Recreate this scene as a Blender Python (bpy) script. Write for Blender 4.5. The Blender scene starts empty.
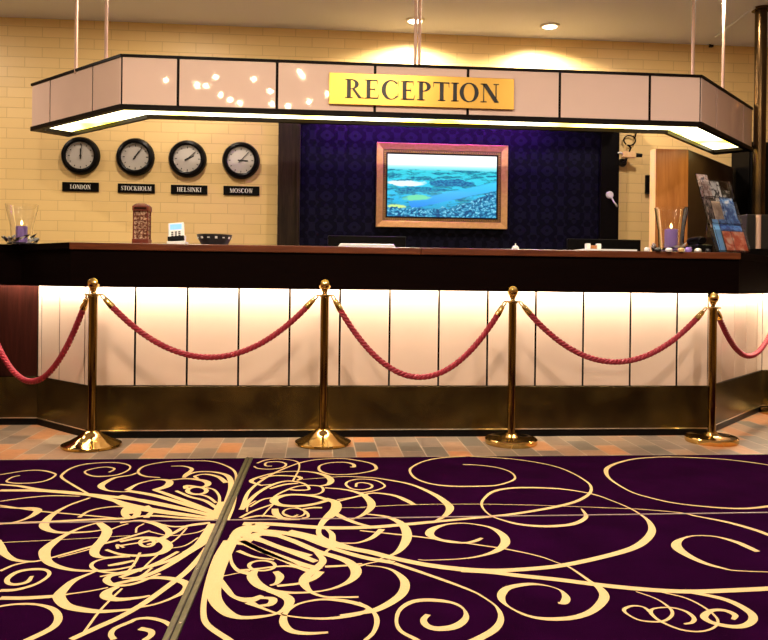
import bpy, bmesh, math, random
from mathutils import Vector, Matrix
random.seed(7)
PI = math.pi
C = bpy.context.scene.collection
SC = bpy.context.scene

# ------------------------------------------------------------------ camera
F, YH, ROLL, YAW, H = 772.0, 282.0, 0.012, 0.085, 1.0
cam = bpy.data.cameras.new('camera')
co = bpy.data.objects.new('camera', cam); C.objects.link(co)
cam.sensor_fit = 'HORIZONTAL'; cam.sensor_width = 36.0
cam.lens = 36.0 * F / 768.0
cam.shift_y = (YH - 320.0) / 768.0
cam.clip_start = 0.05
co.matrix_world = Matrix.Translation((0, 0, H)) @ Matrix.Rotation(-YAW, 4, 'Z') @ Matrix.Rotation(PI/2, 4, 'X') @ Matrix.Rotation(ROLL, 4, 'Z')
SC.camera = co

def at(px, py, Y=None, Z=None):
    """point of the place seen at a photo pixel, on the plane of depth Y or height Z"""
    x2, u2 = (px - 384) / F, (YH - py) / F
    x = x2*math.cos(ROLL) - u2*math.sin(ROLL); u = x2*math.sin(ROLL) + u2*math.cos(ROLL)
    dx = math.cos(YAW)*x + math.sin(YAW); dy = -math.sin(YAW)*x + math.cos(YAW)
    t = Y/dy if Y is not None else (Z - H)/u
    return Vector((t*dx, t*dy, H + t*u))

# ------------------------------------------------------------------ materials
def mat(name, col=(.5,.5,.5), rough=.5, metal=0., spec=.5, emit=None, estr=0., trans=0., ior=1.45, coat=0.):
    m = bpy.data.materials.new(name); m.use_nodes = True
    b = m.node_tree.nodes['Principled BSDF']
    b.inputs['Base Color'].default_value = (*col, 1)
    b.inputs['Roughness'].default_value = rough
    b.inputs['Metallic'].default_value = metal
    b.inputs['Specular IOR Level'].default_value = spec
    b.inputs['Transmission Weight'].default_value = trans
    b.inputs['IOR'].default_value = ior
    b.inputs['Coat Weight'].default_value = coat
    if emit:
        b.inputs['Emission Color'].default_value = (*emit, 1); b.inputs['Emission Strength'].default_value = estr
    return m
class N:
    """tiny node-graph helper on a material"""
    def __init__(s, m): s.m = m; s.t = m.node_tree; s.b = s.t.nodes['Principled BSDF']
    def new(s, typ, **kw):
        n = s.t.nodes.new('ShaderNode' + typ)
        for k, v in kw.items():
            if hasattr(n, k): setattr(n, k, v)
        return n
    def link(s, a, b): s.t.links.new(a, b)
    def coord(s, kind='Object', scale=(1,1,1), rot=(0,0,0), loc=(0,0,0)):
        c = s.new('TexCoord'); mp = s.new('Mapping')
        mp.inputs['Scale'].default_value = scale; mp.inputs['Rotation'].default_value = rot; mp.inputs['Location'].default_value = loc
        s.link(c.outputs[kind], mp.inputs['Vector']); return mp.outputs['Vector']
    def noise(s, v, scale, detail=3, rough=.5, dist=0):
        n = s.new('TexNoise'); s.link(v, n.inputs['Vector'])
        n.inputs['Scale'].default_value = scale; n.inputs['Detail'].default_value = detail
        n.inputs['Roughness'].default_value = rough; n.inputs['Distortion'].default_value = dist
        return n.outputs['Fac']
    def ramp(s, f, stops, const=False):
        r = s.new('ValToRGB'); s.link(f, r.inputs['Fac'])
        e = r.color_ramp.elements
        if const: r.color_ramp.interpolation = 'CONSTANT'
        while len(e) < len(stops): e.new(.5)
        for i, (p, c) in enumerate(stops):
            e[i].position = p; e[i].color = (*c, 1)
        return r.outputs['Color']
    def math(s, op, a, b=None, c=None):
        n = s.new('Math', operation=op)
        for i, v in enumerate((a, b, c)):
            if v is None: continue
            if isinstance(v, (int, float)): n.inputs[i].default_value = v
            else: s.link(v, n.inputs[i])
        return n.outputs[0]
    def mix(s, f, a, b, blend='MIX'):
        n = s.new('MixRGB', blend_type=blend)
        for i, v in zip(('Fac', 'Color1', 'Color2'), (f, a, b)):
            if isinstance(v, (int, float)): n.inputs[i].default_value = v
            elif isinstance(v, tuple): n.inputs[i].default_value = (*v, 1)
            else: s.link(v, n.inputs[i])
        return n.outputs['Color']
    def sep(s, v):
        n = s.new('SeparateXYZ'); s.link(v, n.inputs[0]); return n.outputs
    def comb(s, x, y, z=0.):
        n = s.new('CombineXYZ')
        for i, v in enumerate((x, y, z)):
            if isinstance(v, (int, float)): n.inputs[i].default_value = v
            else: s.link(v, n.inputs[i])
        return n.outputs[0]
    def bump(s, h, strength=.3, dist=.01):
        n = s.new('Bump'); n.inputs['Strength'].default_value = strength; n.inputs['Distance'].default_value = dist
        s.link(h, n.inputs['Height']); s.link(n.outputs['Normal'], s.b.inputs['Normal'])

def wood(name, c1, c2, rough=.35, axis='z', scale=6, coat=0.):
    m = mat(name, c1, rough, coat=coat); n = N(m)
    sc = {'z': (9, 9, .6), 'x': (.6, 9, 9)}[axis]
    f = n.noise(n.coord('Object', sc), scale, 5, .6, .6)
    n.link(n.ramp(f, [(.3, c1), (.7, c2)]), n.b.inputs['Base Color']); return m
def vary(name, c1, c2, scale=4, rough=.4, metal=0., detail=4, lo=.35, hi=.7, spec=.5, bumps=0.):
    m = mat(name, c1, rough, metal, spec); n = N(m)
    f = n.noise(n.coord(), scale, detail)
    n.link(n.ramp(f, [(lo, c1), (hi, c2)]), n.b.inputs['Base Color'])
    if bumps: n.bump(f, bumps, .005)
    return m

def dull(m, s):
    m.node_tree.nodes['Principled BSDF'].inputs['Specular IOR Level'].default_value = s; return m
M = {}
M['panel'] = vary('cream laminate', (.60,.44,.34), (.64,.47,.37), 3, .16, spec=.5)
M['canopy_panel'] = vary('pinkish gloss laminate', (.74,.54,.46), (.77,.56,.48), 3, .045, spec=.5)
M['dark'] = mat('black brown paint', (.008,.005,.004), .4, spec=.05)
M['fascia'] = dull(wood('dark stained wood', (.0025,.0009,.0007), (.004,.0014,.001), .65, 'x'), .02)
M['worktop'] = wood('reddish mahogany', (.07,.016,.006), (.14,.036,.012), .28, 'x', 7)
M['redwood'] = dull(wood('dark red wood', (.012,.003,.002), (.028,.006,.004), .35, 'z'), .1)
M['kick'] = vary('bronzed sheet', (.042,.024,.007), (.105,.066,.017), 5, .26, .75)
M['steel'] = mat('bright steel trim', (.75,.72,.66), .25, 1.)
M['brass'] = mat('polished brass', (.70,.47,.15), .10, 1.)
M['brass_plate'] = mat('brushed brass plate', (.62,.36,.075), .36, 1.)
M['bronze'] = mat('brass tube', (.22,.135,.036), .12, 1.)
M['column'] = vary('browned brass', (.035,.02,.009), (.11,.06,.02), 3, .25, .9)
M['copper'] = mat('copper pink tube', (.62,.40,.30), .55, .2)
M['black'] = mat('black plastic', (.004,.0035,.0035), .3, spec=.08)
M['ink'] = mat('black letters', (.006,.005,.004), .4)
M['white'] = mat('white plastic', (.75,.73,.70), .35)
M['whitetext'] = mat('white letters', (.85,.82,.76), .5)
M['face'] = mat('silver clock face', (.52,.47,.42), .35, .2)
M['rope'] = vary('crimson rope', (.20,.004,.014), (.31,.010,.026), 60, .6)
M['oak'] = wood('orange brown wood', (.30,.10,.025), (.44,.17,.05), .32, 'z', 5)
M['oak_edge'] = wood('pale wood edge', (.62,.38,.14), (.72,.47,.2), .4, 'z', 5)
M['oak_dark'] = wood('dark brown veneer', (.035,.017,.008), (.06,.03,.014), .4, 'z', 5)
M['walnut'] = dull(wood('dark brown board', (.012,.007,.004), (.034,.020,.011), .4, 'z', 5), .12)
M['gold'] = vary('gilded frame', (.50,.29,.09), (.60,.36,.12), 40, .35, .6)
M['bead'] = mat('dark beading', (.10,.06,.03), .4, .5)
M['glass'] = mat('clear glass', (1,1,1), .02, trans=1., ior=1.45)
M['acrylic'] = mat('clear acrylic', (.95,.97,1), .03, trans=1., ior=1.3)
M['violet'] = mat('violet wax', (.30,.19,.58), .5, emit=(.35,.15,.9), estr=.0)
M['flame'] = mat('flame', (1,.7,.3), .5, emit=(1,.62,.22), estr=12)
M['leafsilver'] = mat('silver leaf', (.75,.74,.74), .35, .35)
M['leafdark'] = mat('dark leaf', (.02,.02,.025), .3)
M['boxred'] = vary('oxblood paint', (.11,.018,.008), (.17,.03,.012), 30, .35)
M['boxpane'] = vary('patterned panes', (.10,.03,.015), (.55,.36,.24), 75, .25, 0, 2, .42, .62)
M['bluescreen'] = mat('blue display', (.15,.35,.8), .2, emit=(.25,.5,1.), estr=.8)
M['greypart'] = mat('grey plastic', (.018,.017,.016), .35)
M['front'] = wood('dark panelling', (.12,.08,.05), (.20,.13,.08), .5, 'z')
M['plaster'] = mat('ceiling paint', (.76,.80,.90), .8)
M['lamp'] = mat('lamp face', (1,.9,.7), .5, emit=(1,.86,.58), estr=14)
M['bulb'] = mat('small bulb', (1,.9,.7), .5, emit=(1,.80,.45), estr=260)
M['led'] = mat('warm tube', (1,.9,.7), .5, emit=(1,.92,.72), estr=95)
M['purple_led'] = mat('purple tube', (.5,.2,1), .5, emit=(.42,.05,.95), estr=190)
M['paper'] = mat('paper', (.8,.79,.77), .6)
M['transition'] = vary('olive metal strip', (.065,.06,.022), (.11,.10,.04), 30, .42, .4)

# luminous canopy diffuser: acrylic lit from behind by tubes, yellower between them
m = M['diffuser'] = mat('lit diffuser', (1,.9,.6), .5); n = N(m)
f = n.noise(n.coord('Object', (1.6,1.6,1.6)), 1.3, 1)
n.link(n.ramp(f, [(.38, (1,.74,.06)), (.56, (1,.90,.55))]), n.b.inputs['Emission Color']); n.b.inputs['Emission Strength'].default_value = 6.5

# cream glazed bricks
m = M['brick'] = mat('cream bricks', rough=.42); n = N(m)
v = n.sep(n.coord()); br = n.new('TexBrick')
n.link(n.comb(v[0], v[2]), br.inputs['Vector'])
for k, val in (('Scale', 1.), ('Mortar Size', .0032), ('Mortar Smooth', .3), ('Bias', 0.), ('Brick Width', .29), ('Row Height', .088)): br.inputs[k].default_value = val
br.inputs['Color1'].default_value = (.78,.54,.225,1); br.inputs['Color2'].default_value = (.81,.565,.245,1); br.inputs['Mortar'].default_value = (.62,.41,.17,1)
n.link(br.outputs['Color'], n.b.inputs['Base Color'])
n.bump(n.math('SUBTRACT', 1., br.outputs['Fac']), .35, .004)

# clay floor pavers
m = M['pavers'] = mat('clay pavers', rough=.35); n = N(m)
v = n.sep(n.coord()); br = n.new('TexBrick')
n.link(n.comb(v[1], v[0]), br.inputs['Vector'])
for k, val in (('Scale', 1.), ('Mortar Size', .0035), ('Mortar Smooth', .2), ('Bias', 0.), ('Brick Width', .27), ('Row Height', .135)): br.inputs[k].default_value = val
br.inputs['Color1'].default_value = (0,0,0,1); br.inputs['Color2'].default_value = (1,1,1,1); br.inputs['Mortar'].default_value = (.5,.5,.5,1)
tone = n.ramp(br.outputs['Color'], [(0, (.165,.115,.085)), (.22, (.40,.17,.07)), (.36, (.21,.145,.10)), (.52, (.30,.175,.105)), (.66, (.135,.108,.082)), (.8, (.43,.205,.095)), (.9, (.29,.21,.14))], True)
col = n.mix(br.outputs['Fac'], tone, (.40,.31,.23))
col = n.mix(.25, col, n.ramp(n.noise(n.coord(), 25, 4), [(.3, (.2,.16,.12)), (.7, (.7,.6,.5))]), 'OVERLAY')
n.link(col, n.b.inputs['Base Color'])
n.bump(n.math('SUBTRACT', 1., br.outputs['Fac']), .4, .004)

# carpets
m = M['carpet'] = mat('aubergine pile', rough=1., spec=0.); n = N(m)
f = n.noise(n.coord(), 5, 3); g = n.noise(n.coord(), 350, 2)
col = n.ramp(f, [(.3, (.0068,.0001,.0070)), (.7, (.0125,.0003,.0135))])
n.link(col, n.b.inputs['Base Color']); n.b.inputs['Sheen Weight'].default_value = .03
n.b.inputs['Sheen Tint'].default_value = (.6,.2,.6,1); n.bump(g, .5, .004)
m = M['swirl'] = mat('cream pile', (.84,.60,.30), .9, spec=.15); n = N(m)
g = n.noise(n.coord(), 350, 2)
n.link(n.ramp(g, [(.3, (.58,.385,.175)), (.7, (.68,.47,.23))]), n.b.inputs['Base Color']); n.bump(g, .5, .004)

# navy damask wallpaper
m = M['damask'] = mat('navy damask', rough=.45, spec=.08); n = N(m)
v = n.sep(n.coord('Object', (1,1,1)))
u = n.math('MULTIPLY', v[0], 2*PI/.25); w = n.math('MULTIPLY', v[2], 2*PI/.27)
a = n.math('MULTIPLY', n.math('COSINE', u), n.math('COSINE', w))
b2 = n.math('MULTIPLY', n.math('COSINE', n.math('MULTIPLY', u, 3.)), n.math('COSINE', n.math('MULTIPLY', w, 2.)))
c2 = n.math('MULTIPLY', n.math('COSINE', n.math('MULTIPLY', u, 2.)), n.math('COSINE', n.math('MULTIPLY', w, 5.)))
s = n.math('ADD', n.math('ABSOLUTE', a), n.math('ADD', n.math('MULTIPLY', b2, .55), n.math('MULTIPLY', c2, .35)))
n.link(n.ramp(s, [(.42, (.0012,.001,.006)), (.55, (.005,.0045,.015))]), n.b.inputs['Base Color'])
n.link(n.ramp(s, [(.42, (.6,.6,.6)), (.55, (.45,.45,.45))]), n.b.inputs['Roughness'])

# television picture: pale sky, far shore, blue lakes, forest, a meadow
m = M['screen'] = mat('lake picture', (.01,.01,.01), .2); n = N(m)
uv = n.coord('Generated'); q = n.sep(uv); wob = n.sep(n.ramp(n.noise(uv, 5, 4, .6), [(0,(0,0,0)),(1,(1,1,1))]))[0]
X = n.math('ADD', q[0], n.math('MULTIPLY', n.math('SUBTRACT', wob, .5), .22)); V0 = q[2]; V = n.math('ADD', q[2], n.math('MULTIPLY', n.math('SUBTRACT', wob, .5), .13))
base = n.ramp(V0, [(0, (.01,.22,.45)), (.3, (.02,.48,.80)), (.55, (.03,.60,.80)), (.74, (.04,.62,.72)), (.80, (.35,.85,.9)), (.845, (.95,1,1)), (1, (1,1,1))])
land = n.noise(n.comb(n.math('MULTIPLY', X, 3.2), n.math('MULTIPLY', V, 9.)), 1.6, 5, .6)
inland = n.math('MULTIPLY', n.ramp(land, [(.47, (0,0,0)), (.55, (1,1,1))]), n.math('LESS_THAN', V0, .76))
base = n.mix(inland, base, n.ramp(n.noise(uv, 26, 3), [(.35, (0,.10,.26)), (.7, (.02,.36,.42))]))
d = n.math('ABSOLUTE', n.math('SUBTRACT', V, n.math('MULTIPLY_ADD', X, .42, .10)))
river = n.math('MULTIPLY', n.ramp(d, [(.055, (1,1,1)), (.085, (0,0,0))]), n.math('GREATER_THAN', X, .2))
base = n.mix(river, base, n.ramp(V0, [(.15,(.02,.25,.80)),(.6,(.05,.62,.95))]))
d2 = n.math('ADD', n.math('POWER', n.math('MULTIPLY', n.math('SUBTRACT', X, .17), 5.), 2.), n.math('POWER', n.math('MULTIPLY', n.math('SUBTRACT', V, .54), 22.), 2.))
base = n.mix(n.ramp(d2, [(.6, (1,1,1)), (1.1, (0,0,0))]), base, (.75,.95,1.))
d3 = n.math('ADD', n.math('POWER', n.math('MULTIPLY', n.math('SUBTRACT', X, .26), 8.), 2.), n.math('POWER', n.math('MULTIPLY', n.math('SUBTRACT', V, .30), 22.), 2.))
base = n.mix(n.ramp(d3, [(.6, (1,1,1)), (1.1, (0,0,0))]), base, (.16,.70,.40))
d4 = n.math('ADD', n.math('POWER', n.math('MULTIPLY', n.math('SUBTRACT', X, .08), 11.), 2.), n.math('POWER', n.math('MULTIPLY', n.math('SUBTRACT', V, .15), 18.), 2.))
base = n.mix(n.ramp(d4, [(.5, (1,1,1)), (1.1, (0,0,0))]), base, (.55,.80,.25))
d5 = n.math('ADD', n.math('POWER', n.math('MULTIPLY', n.math('SUBTRACT', X, .60), 4.5), 2.), n.math('POWER', n.math('MULTIPLY', n.math('SUBTRACT', V, .56), 17.), 2.))
base = n.mix(n.ramp(d5, [(.7, (1,1,1)), (1.0, (0,0,0))]), base, n.ramp(n.noise(uv, 40, 3), [(.35, (0,.07,.26)), (.7, (.02,.30,.50))]))
d6 = n.math('ADD', n.math('POWER', n.math('MULTIPLY', n.math('SUBTRACT', X, .30), 4.5), 2.), n.math('POWER', n.math('MULTIPLY', n.math('SUBTRACT', V, .44), 20.), 2.))
base = n.mix(n.ramp(d6, [(.7, (1,1,1)), (1.0, (0,0,0))]), base, n.ramp(n.noise(uv, 40, 3), [(.35, (0,.10,.30)), (.7, (.02,.38,.50))]))
edge = n.math('ADD', n.math('MULTIPLY', n.noise(uv, 7, 3), .22), n.math('MAXIMUM', n.math('MULTIPLY', n.math('SUBTRACT', X, .55), .75), .03))
tree = n.math('LESS_THAN', V, edge)
vo = n.new('TexVoronoi'); n.link(n.comb(n.math('MULTIPLY', X, 1.7), V), vo.inputs['Vector']); vo.inputs['Scale'].default_value = 26
base = n.mix(tree, base, n.ramp(vo.outputs['Distance'], [(.1, (.25,.70,.82)), (.45, (.02,.28,.50)), (.75, (0,.07,.20))]))
n.link(base, n.b.inputs['Emission Color']); n.b.inputs['Emission Strength'].default_value = 1.2

# ------------------------------------------------------------------ mesh helpers
def nb(): return bmesh.new()
def box(bm, x0, x1, y0, y1, z0, z1):
    v = [bm.verts.new(p) for p in ((x0,y0,z0),(x1,y0,z0),(x1,y1,z0),(x0,y1,z0),(x0,y0,z1),(x1,y0,z1),(x1,y1,z1),(x0,y1,z1))]
    for f in ((3,2,1,0),(4,5,6,7),(0,1,5,4),(1,2,6,5),(2,3,7,6),(3,0,4,7)): bm.faces.new([v[i] for i in f])
    return v
def obox(bm, c, ux, uy, uz, hx, hy, hz):
    """box about c with half sizes along three unit axes"""
    c, ux, uy, uz = map(Vector, (c, ux, uy, uz))
    v = [bm.verts.new(c + ux*hx*a + uy*hy*b + uz*hz*d) for a, b, d in ((-1,-1,-1),(1,-1,-1),(1,1,-1),(-1,1,-1),(-1,-1,1),(1,-1,1),(1,1,1),(-1,1,1))]
    for f in ((3,2,1,0),(4,5,6,7),(0,1,5,4),(1,2,6,5),(2,3,7,6),(3,0,4,7)): bm.faces.new([v[i] for i in f])
def prism(bm, poly, z0, z1):
    a = [bm.verts.new((p[0],p[1],z0)) for p in poly]; b = [bm.verts.new((p[0],p[1],z1)) for p in poly]
    bm.faces.new(a[::-1]); bm.faces.new(b); k = len(poly)
    for i in range(k): bm.faces.new((a[i],a[(i+1)%k],b[(i+1)%k],b[i]))
def band(bm, outer, inner, z0, z1):
    """solid between two parallel plan paths"""
    k = len(outer)
    R = [[bm.verts.new((p[0],p[1],z)) for p in path] for path, z in ((outer,z0),(inner,z0),(inner,z1),(outer,z1))]
    for i in range(k-1):
        for j in range(4):
            bm.faces.new((R[j][i],R[j][i+1],R[(j+1)%4][i+1],R[(j+1)%4][i]))
    bm.faces.new([R[j][0] for j in range(4)]); bm.faces.new([R[j][-1] for j in (3,2,1,0)])
def lathe(bm, prof, c=(0,0,0), n=32, ax=None):
    """profile of (radius, height) turned about the axis ax through c"""
    c = Vector(c); az = Vector(ax or (0,0,1)).normalized()
    ux = az.orthogonal().normalized(); uy = az.cross(ux); rings = []
    for r, z in prof:
        if r < 1e-6: rings.append([bm.verts.new(c + az*z)])
        else: rings.append([bm.verts.new(c + az*z + ux*r*math.cos(2*PI*i/n) + uy*r*math.sin(2*PI*i/n)) for i in range(n)])
    for A, B in zip(rings, rings[1:]):
        for i in range(n):
            j = (i+1) % n
            if len(A) == 1 and len(B) == 1: continue
            if len(A) == 1: bm.faces.new((A[0], B[j], B[i]))
            elif len(B) == 1: bm.faces.new((A[i], A[j], B[0]))
            else: bm.faces.new((A[i], A[j], B[j], B[i]))
def tube(bm, pts, r, n=8, closed=False):
    pts = [Vector(p) for p in pts]; rings = []; k = len(pts); up = None
    for i, p in enumerate(pts):
        a = pts[(i-1) % k] if (closed or i) else p; b = pts[(i+1) % k] if (closed or i < k-1) else p
        t = (b-a).normalized()
        if up is None: up = t.orthogonal().normalized()
        up = (up - t*up.dot(t)).normalized(); s = t.cross(up)
        rr = r[i] if isinstance(r, (list, tuple)) else r
        rings.append([bm.verts.new(p + up*rr*math.cos(2*PI*j/n) + s*rr*math.sin(2*PI*j/n)) for j in range(n)])
    for i in range(k if closed else k-1):
        A, B = rings[i], rings[(i+1) % k]
        for j in range(n): bm.faces.new((A[j], A[(j+1)%n], B[(j+1)%n], B[j]))
    if not closed: bm.faces.new(rings[0][::-1]); bm.faces.new(rings[-1])
def ball(bm, c, r, u=20, v=12, sz=1.):
    lathe(bm, [(r*math.sin(PI*i/v), -r*sz*math.cos(PI*i/v)) for i in range(v+1)], c, u)

def wpos(o):
    p = Vector((0,0,0))
    while o: p = p + o.location; o = o.parent
    return p
def mk(name, bm, m, parent=None, smooth=False, bevel=0., seg=2):
    """link a bmesh drawn in world coordinates as one object whose origin is at its base"""
    bmesh.ops.recalc_face_normals(bm, faces=bm.faces)
    xs = [v.co for v in bm.verts]
    lo = Vector([min(p[i] for p in xs) for i in range(3)]); hi = Vector([max(p[i] for p in xs) for i in range(3)])
    org = Vector(((lo.x+hi.x)/2, (lo.y+hi.y)/2, lo.z))
    bmesh.ops.translate(bm, verts=bm.verts, vec=-org)
    me = bpy.data.meshes.new(name); bm.to_mesh(me); bm.free()
    for x in (m if isinstance(m, list) else [m]): me.materials.append(M[x] if isinstance(x, str) else x)
    o = bpy.data.objects.new(name, me); C.objects.link(o)
    if parent: o.parent = parent
    o.location = org - (wpos(parent) if parent else Vector((0,0,0)))
    if smooth:
        for p in me.polygons: p.use_smooth = True
        try: me.set_sharp_from_angle(angle=math.radians(38))
        except Exception: pass
    if bevel:
        b = o.modifiers.new('bevel', 'BEVEL'); b.width = bevel; b.segments = seg; b.limit_method = 'ANGLE'
    return o
def tag(o, label, cat, group=None):
    o['label'] = label; o['category'] = cat
    if group: o['group'] = group
    return o
def thing(name, label, cat, loc, group=None):
    o = bpy.data.objects.new(name, None); C.objects.link(o); o.location = loc; o.empty_display_size = .1
    return tag(o, label, cat, group)
def struct(name, bm, m, parent=None):
    o = mk(name, bm, m, parent); o['kind'] = 'structure'; return o
def dup(root, loc, label):
    r = root.copy(); C.objects.link(r); r.location = loc; r['label'] = label
    for ch in list(root.children):
        c = ch.copy(); C.objects.link(c); c.parent = r
        for g in list(ch.children):
            d = g.copy(); C.objects.link(d); d.parent = c
    return r
def offset(path, d):
    """plan path shifted by d to its left (towards +Y when it runs to +X)"""
    out = []; k = len(path)
    def nrm(i):
        a, b = Vector(path[i][:2]), Vector(path[i+1][:2]); t = (b-a).normalized(); return Vector((-t.y, t.x))
    for i in range(k):
        if i == 0: q = nrm(0)*d
        elif i == k-1: q = nrm(k-2)*d
        else:
            a, b = nrm(i-1), nrm(i); q = (a+b) * (d/(1+a.dot(b)))
        out.append((path[i][0]+q.x, path[i][1]+q.y))
    return out
def light(name, kind, loc, power, col, size=.2, rot=None, spot=None, blend=.5):
    l = bpy.data.lights.new(name, kind); l.energy = power; l.color = col
    if kind == 'AREA': l.shape = 'DISK'; l.size = size
    else: l.shadow_soft_size = size
    if spot: l.spot_size = spot; l.spot_blend = blend
    o = bpy.data.objects.new(name, l); C.objects.link(o); o.location = loc
    if rot: o.rotation_euler = rot
    return o

# ------------------------------------------------------------------ lettering (drawn by hand, cap height 1)
def _ring(cx, cy, ro, so, ri, si, a0, a1, dx=0., n=28):
    P = []
    for i in range(n):
        t0, t1 = a0+(a1-a0)*i/n, a0+(a1-a0)*(i+1)/n
        P.append([(cx+ro*math.cos(t0), cy+so*math.sin(t0)), (cx+ro*math.cos(t1), cy+so*math.sin(t1)),
                  (cx+dx+ri*math.cos(t1), cy+si*math.sin(t1)), (cx+dx+ri*math.cos(t0), cy+si*math.sin(t0))])
    return P
def _r(x0, y0, x1, y1): return [(x0,y0),(x1,y0),(x1,y1),(x0,y1)]
def _stem(x, w=.19, top=True, bot=True, o=.09):
    P = [_r(x, 0, x+w, 1)]
    if top: P.append(_r(x-o, .95, x+w+o, 1))
    if bot: P.append(_r(x-o, 0, x+w+o, .05))
    return P
def _dia(x0, y0, x1, y1, w): return [(x0,y0),(x0+w,y0),(x1+w,y1),(x1,y1)]
def glyph(ch):
    if ch == 'I': return _stem(.09), .32
    if ch == 'E': return _stem(.09) + [_r(.2,.935,.62,1), _r(.2,.475,.5,.535), _r(.2,0,.66,.065), [(.57,.97),(.62,.97),(.62,.76),(.6,.76)], [(.6,.03),(.66,.03),(.7,.26),(.68,.26)], _r(.475,.40,.5,.62)], .72
    if ch == 'L': return _stem(.09) + [_r(.2,0,.62,.065), [(.56,.03),(.62,.03),(.66,.28),(.64,.28)]], .68
    if ch in 'PR':
        P = _stem(.09) + _ring(.3,.735,.36,.265,.17,.22,-PI/2,PI/2) + [_r(.2,.935,.31,1), _r(.2,.47,.31,.51)]
        if ch == 'R': return P + [[(.33,.49),(.46,.5),(.80,.03),(.63,.03)], _r(.63,0,.90,.05)], .86
        return P, .68
    if ch == 'C': return _ring(.46,.5,.45,.52,.28,.47,.72,2*PI-.72,.04) + [[(.80,.66),(.825,.66),(.825,1.0),(.80,1.0)], [(.80,.34),(.825,.34),(.825,.12),(.78,.12)]], .86
    if ch == 'O': return _ring(.48,.5,.47,.52,.27,.475,0,2*PI), .96
    if ch == 'D': return _stem(.09) + _ring(.32,.5,.50,.5,.35,.455,-PI/2,PI/2) + [_r(.2,.935,.33,1), _r(.2,0,.33,.045)], .86
    if ch == 'T': return _stem(.34, top=False) + [_r(.02,.935,.80,1), [(.02,.98),(.06,.98),(.04,.72),(.02,.72)], [(.76,.98),(.80,.98),(.80,.72),(.78,.72)]], .82
    if ch == 'N': return [_r(.13,0,.18,1), _r(.0,0,.3,.05), _r(.0,.95,.24,1), _dia(.70,0,.08,1,.22), _r(.74,0,.79,1), _r(.64,.95,.9,1)], .92
    if ch == 'H': return _stem(.09) + _stem(.62) + [_r(.2,.49,.64,.53)], .85
    if ch == 'K': return _stem(.09) + [_dia(.2,.40,.64,1,.06), _r(.52,.95,.80,1), _dia(.62,0,.30,.56,.17), _r(.54,0,.88,.05)], .86
    if ch == 'M': return [_r(.12,0,.17,1), _r(.0,0,.28,.05), _r(.0,.95,.2,1), _dia(.46,0,.10,1,.16), _dia(.50,0,.84,1,.05), _r(.82,0,.96,1), _r(.74,0,1.05,.05), _r(.86,.95,1.05,1)], 1.06
    if ch == 'W': return [_dia(.28,0,.06,1,.15), _dia(.36,0,.54,.98,.05), _dia(.68,0,.46,1,.15), _dia(.76,0,.98,1,.05), _r(-.02,.95,.3,1), _r(.4,.95,.66,1), _r(.88,.95,1.12,1)], 1.12
    if ch == 'S':
        pts = [(.55,.80,.03),(.46,.94,.04),(.30,.98,.045),(.14,.88,.08),(.10,.74,.12),(.20,.60,.15),(.38,.48,.16),(.52,.36,.15),(.56,.22,.12),(.46,.06,.07),(.28,.02,.045),(.12,.08,.04),(.05,.24,.03)]
        P = []
        for (x0,y0,w0),(x1,y1,w1) in zip(pts, pts[1:]):
            t = Vector((x1-x0, y1-y0)).normalized(); q = Vector((-t.y, t.x))/2
            P.append([(x0+q.x*w0,y0+q.y*w0),(x0-q.x*w0,y0-q.y*w0),(x1-q.x*w1,y1-q.y*w1),(x1+q.x*w1,y1+q.y*w1)])
        return P + [_r(.545,.68,.57,.98), _r(.04,.02,.065,.34)], .64
def lettering(bm, text, x0, x1, z0, z1, y, depth=.002, gap=.08):
    """letters standing on z0, between x0 and x1, raised by depth towards -Y from the plane y"""
    adv = sum(glyph(c)[1] for c in text) + gap*(len(text)-1)
    kx = (x1-x0)/adv; kz = z1-z0; cx = 0.
    for c in text:
        P, w = glyph(c)
        for poly in P:
            a = [bm.verts.new((x0+(cx+p[0])*kx, y-depth, z0+p[1]*kz)) for p in poly]
            b = [bm.verts.new((x0+(cx+p[0])*kx, y, z0+p[1]*kz)) for p in poly]
            k = len(poly); bm.faces.new(a); bm.faces.new(b[::-1])
            for i in range(k): bm.faces.new((a[i], b[i], b[(i+1)%k], a[(i+1)%k]))
        cx += w + gap

# ------------------------------------------------------------------ the room
YB, ZC = 6.9, 3.24
XL, XR, YF = -6.0, 7.0, -3.5
bm = nb(); box(bm, XL, XR, YF, YB, -.1, 0); struct('floor', bm, 'pavers')
bm = nb(); box(bm, XL, XR, YB, YB+.15, 0, ZC); struct('wall_back', bm, 'brick')
bm = nb(); box(bm, XL-.15, XL, YF, YB, 0, ZC); struct('wall_left', bm, 'brick')
bm = nb(); box(bm, XR, XR+.15, YF, YB, 0, ZC); struct('wall_right', bm, 'brick')
bm = nb(); box(bm, XL, XR, YF-.15, YF, 0, ZC); struct('wall_front', bm, 'front')
bm = nb(); box(bm, XL, XR, YF, YB, ZC, ZC+.12); struct('ceiling', bm, 'plaster')

# damask panel between two posts behind the desk
xa, xb_, xc, xd = at(278,180,Y=YB-.06).x, at(300,180,Y=YB-.06).x, at(600,190,Y=YB-.06).x, at(618,190,Y=YB-.06).x
ZN = 2.52
bm = nb(); box(bm, xb_, xc, YB-.04, YB, 0, ZN); struct('wall_center', bm, 'damask')
bm = nb(); box(bm, xa, xb_, YB-.08, YB, 0, ZN); box(bm, xb_-.03, xb_, YB-.095, YB-.08, 0, ZN); struct('trim_1', bm, 'walnut')
bm = nb(); box(bm, xc, xd, YB-.08, YB, 0, ZN); struct('trim_2', bm, 'black')
bm = nb(); box(bm, xa, xd, YB-.42, YB, ZN, ZN+.06); struct('trim_3', bm, 'walnut')
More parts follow.
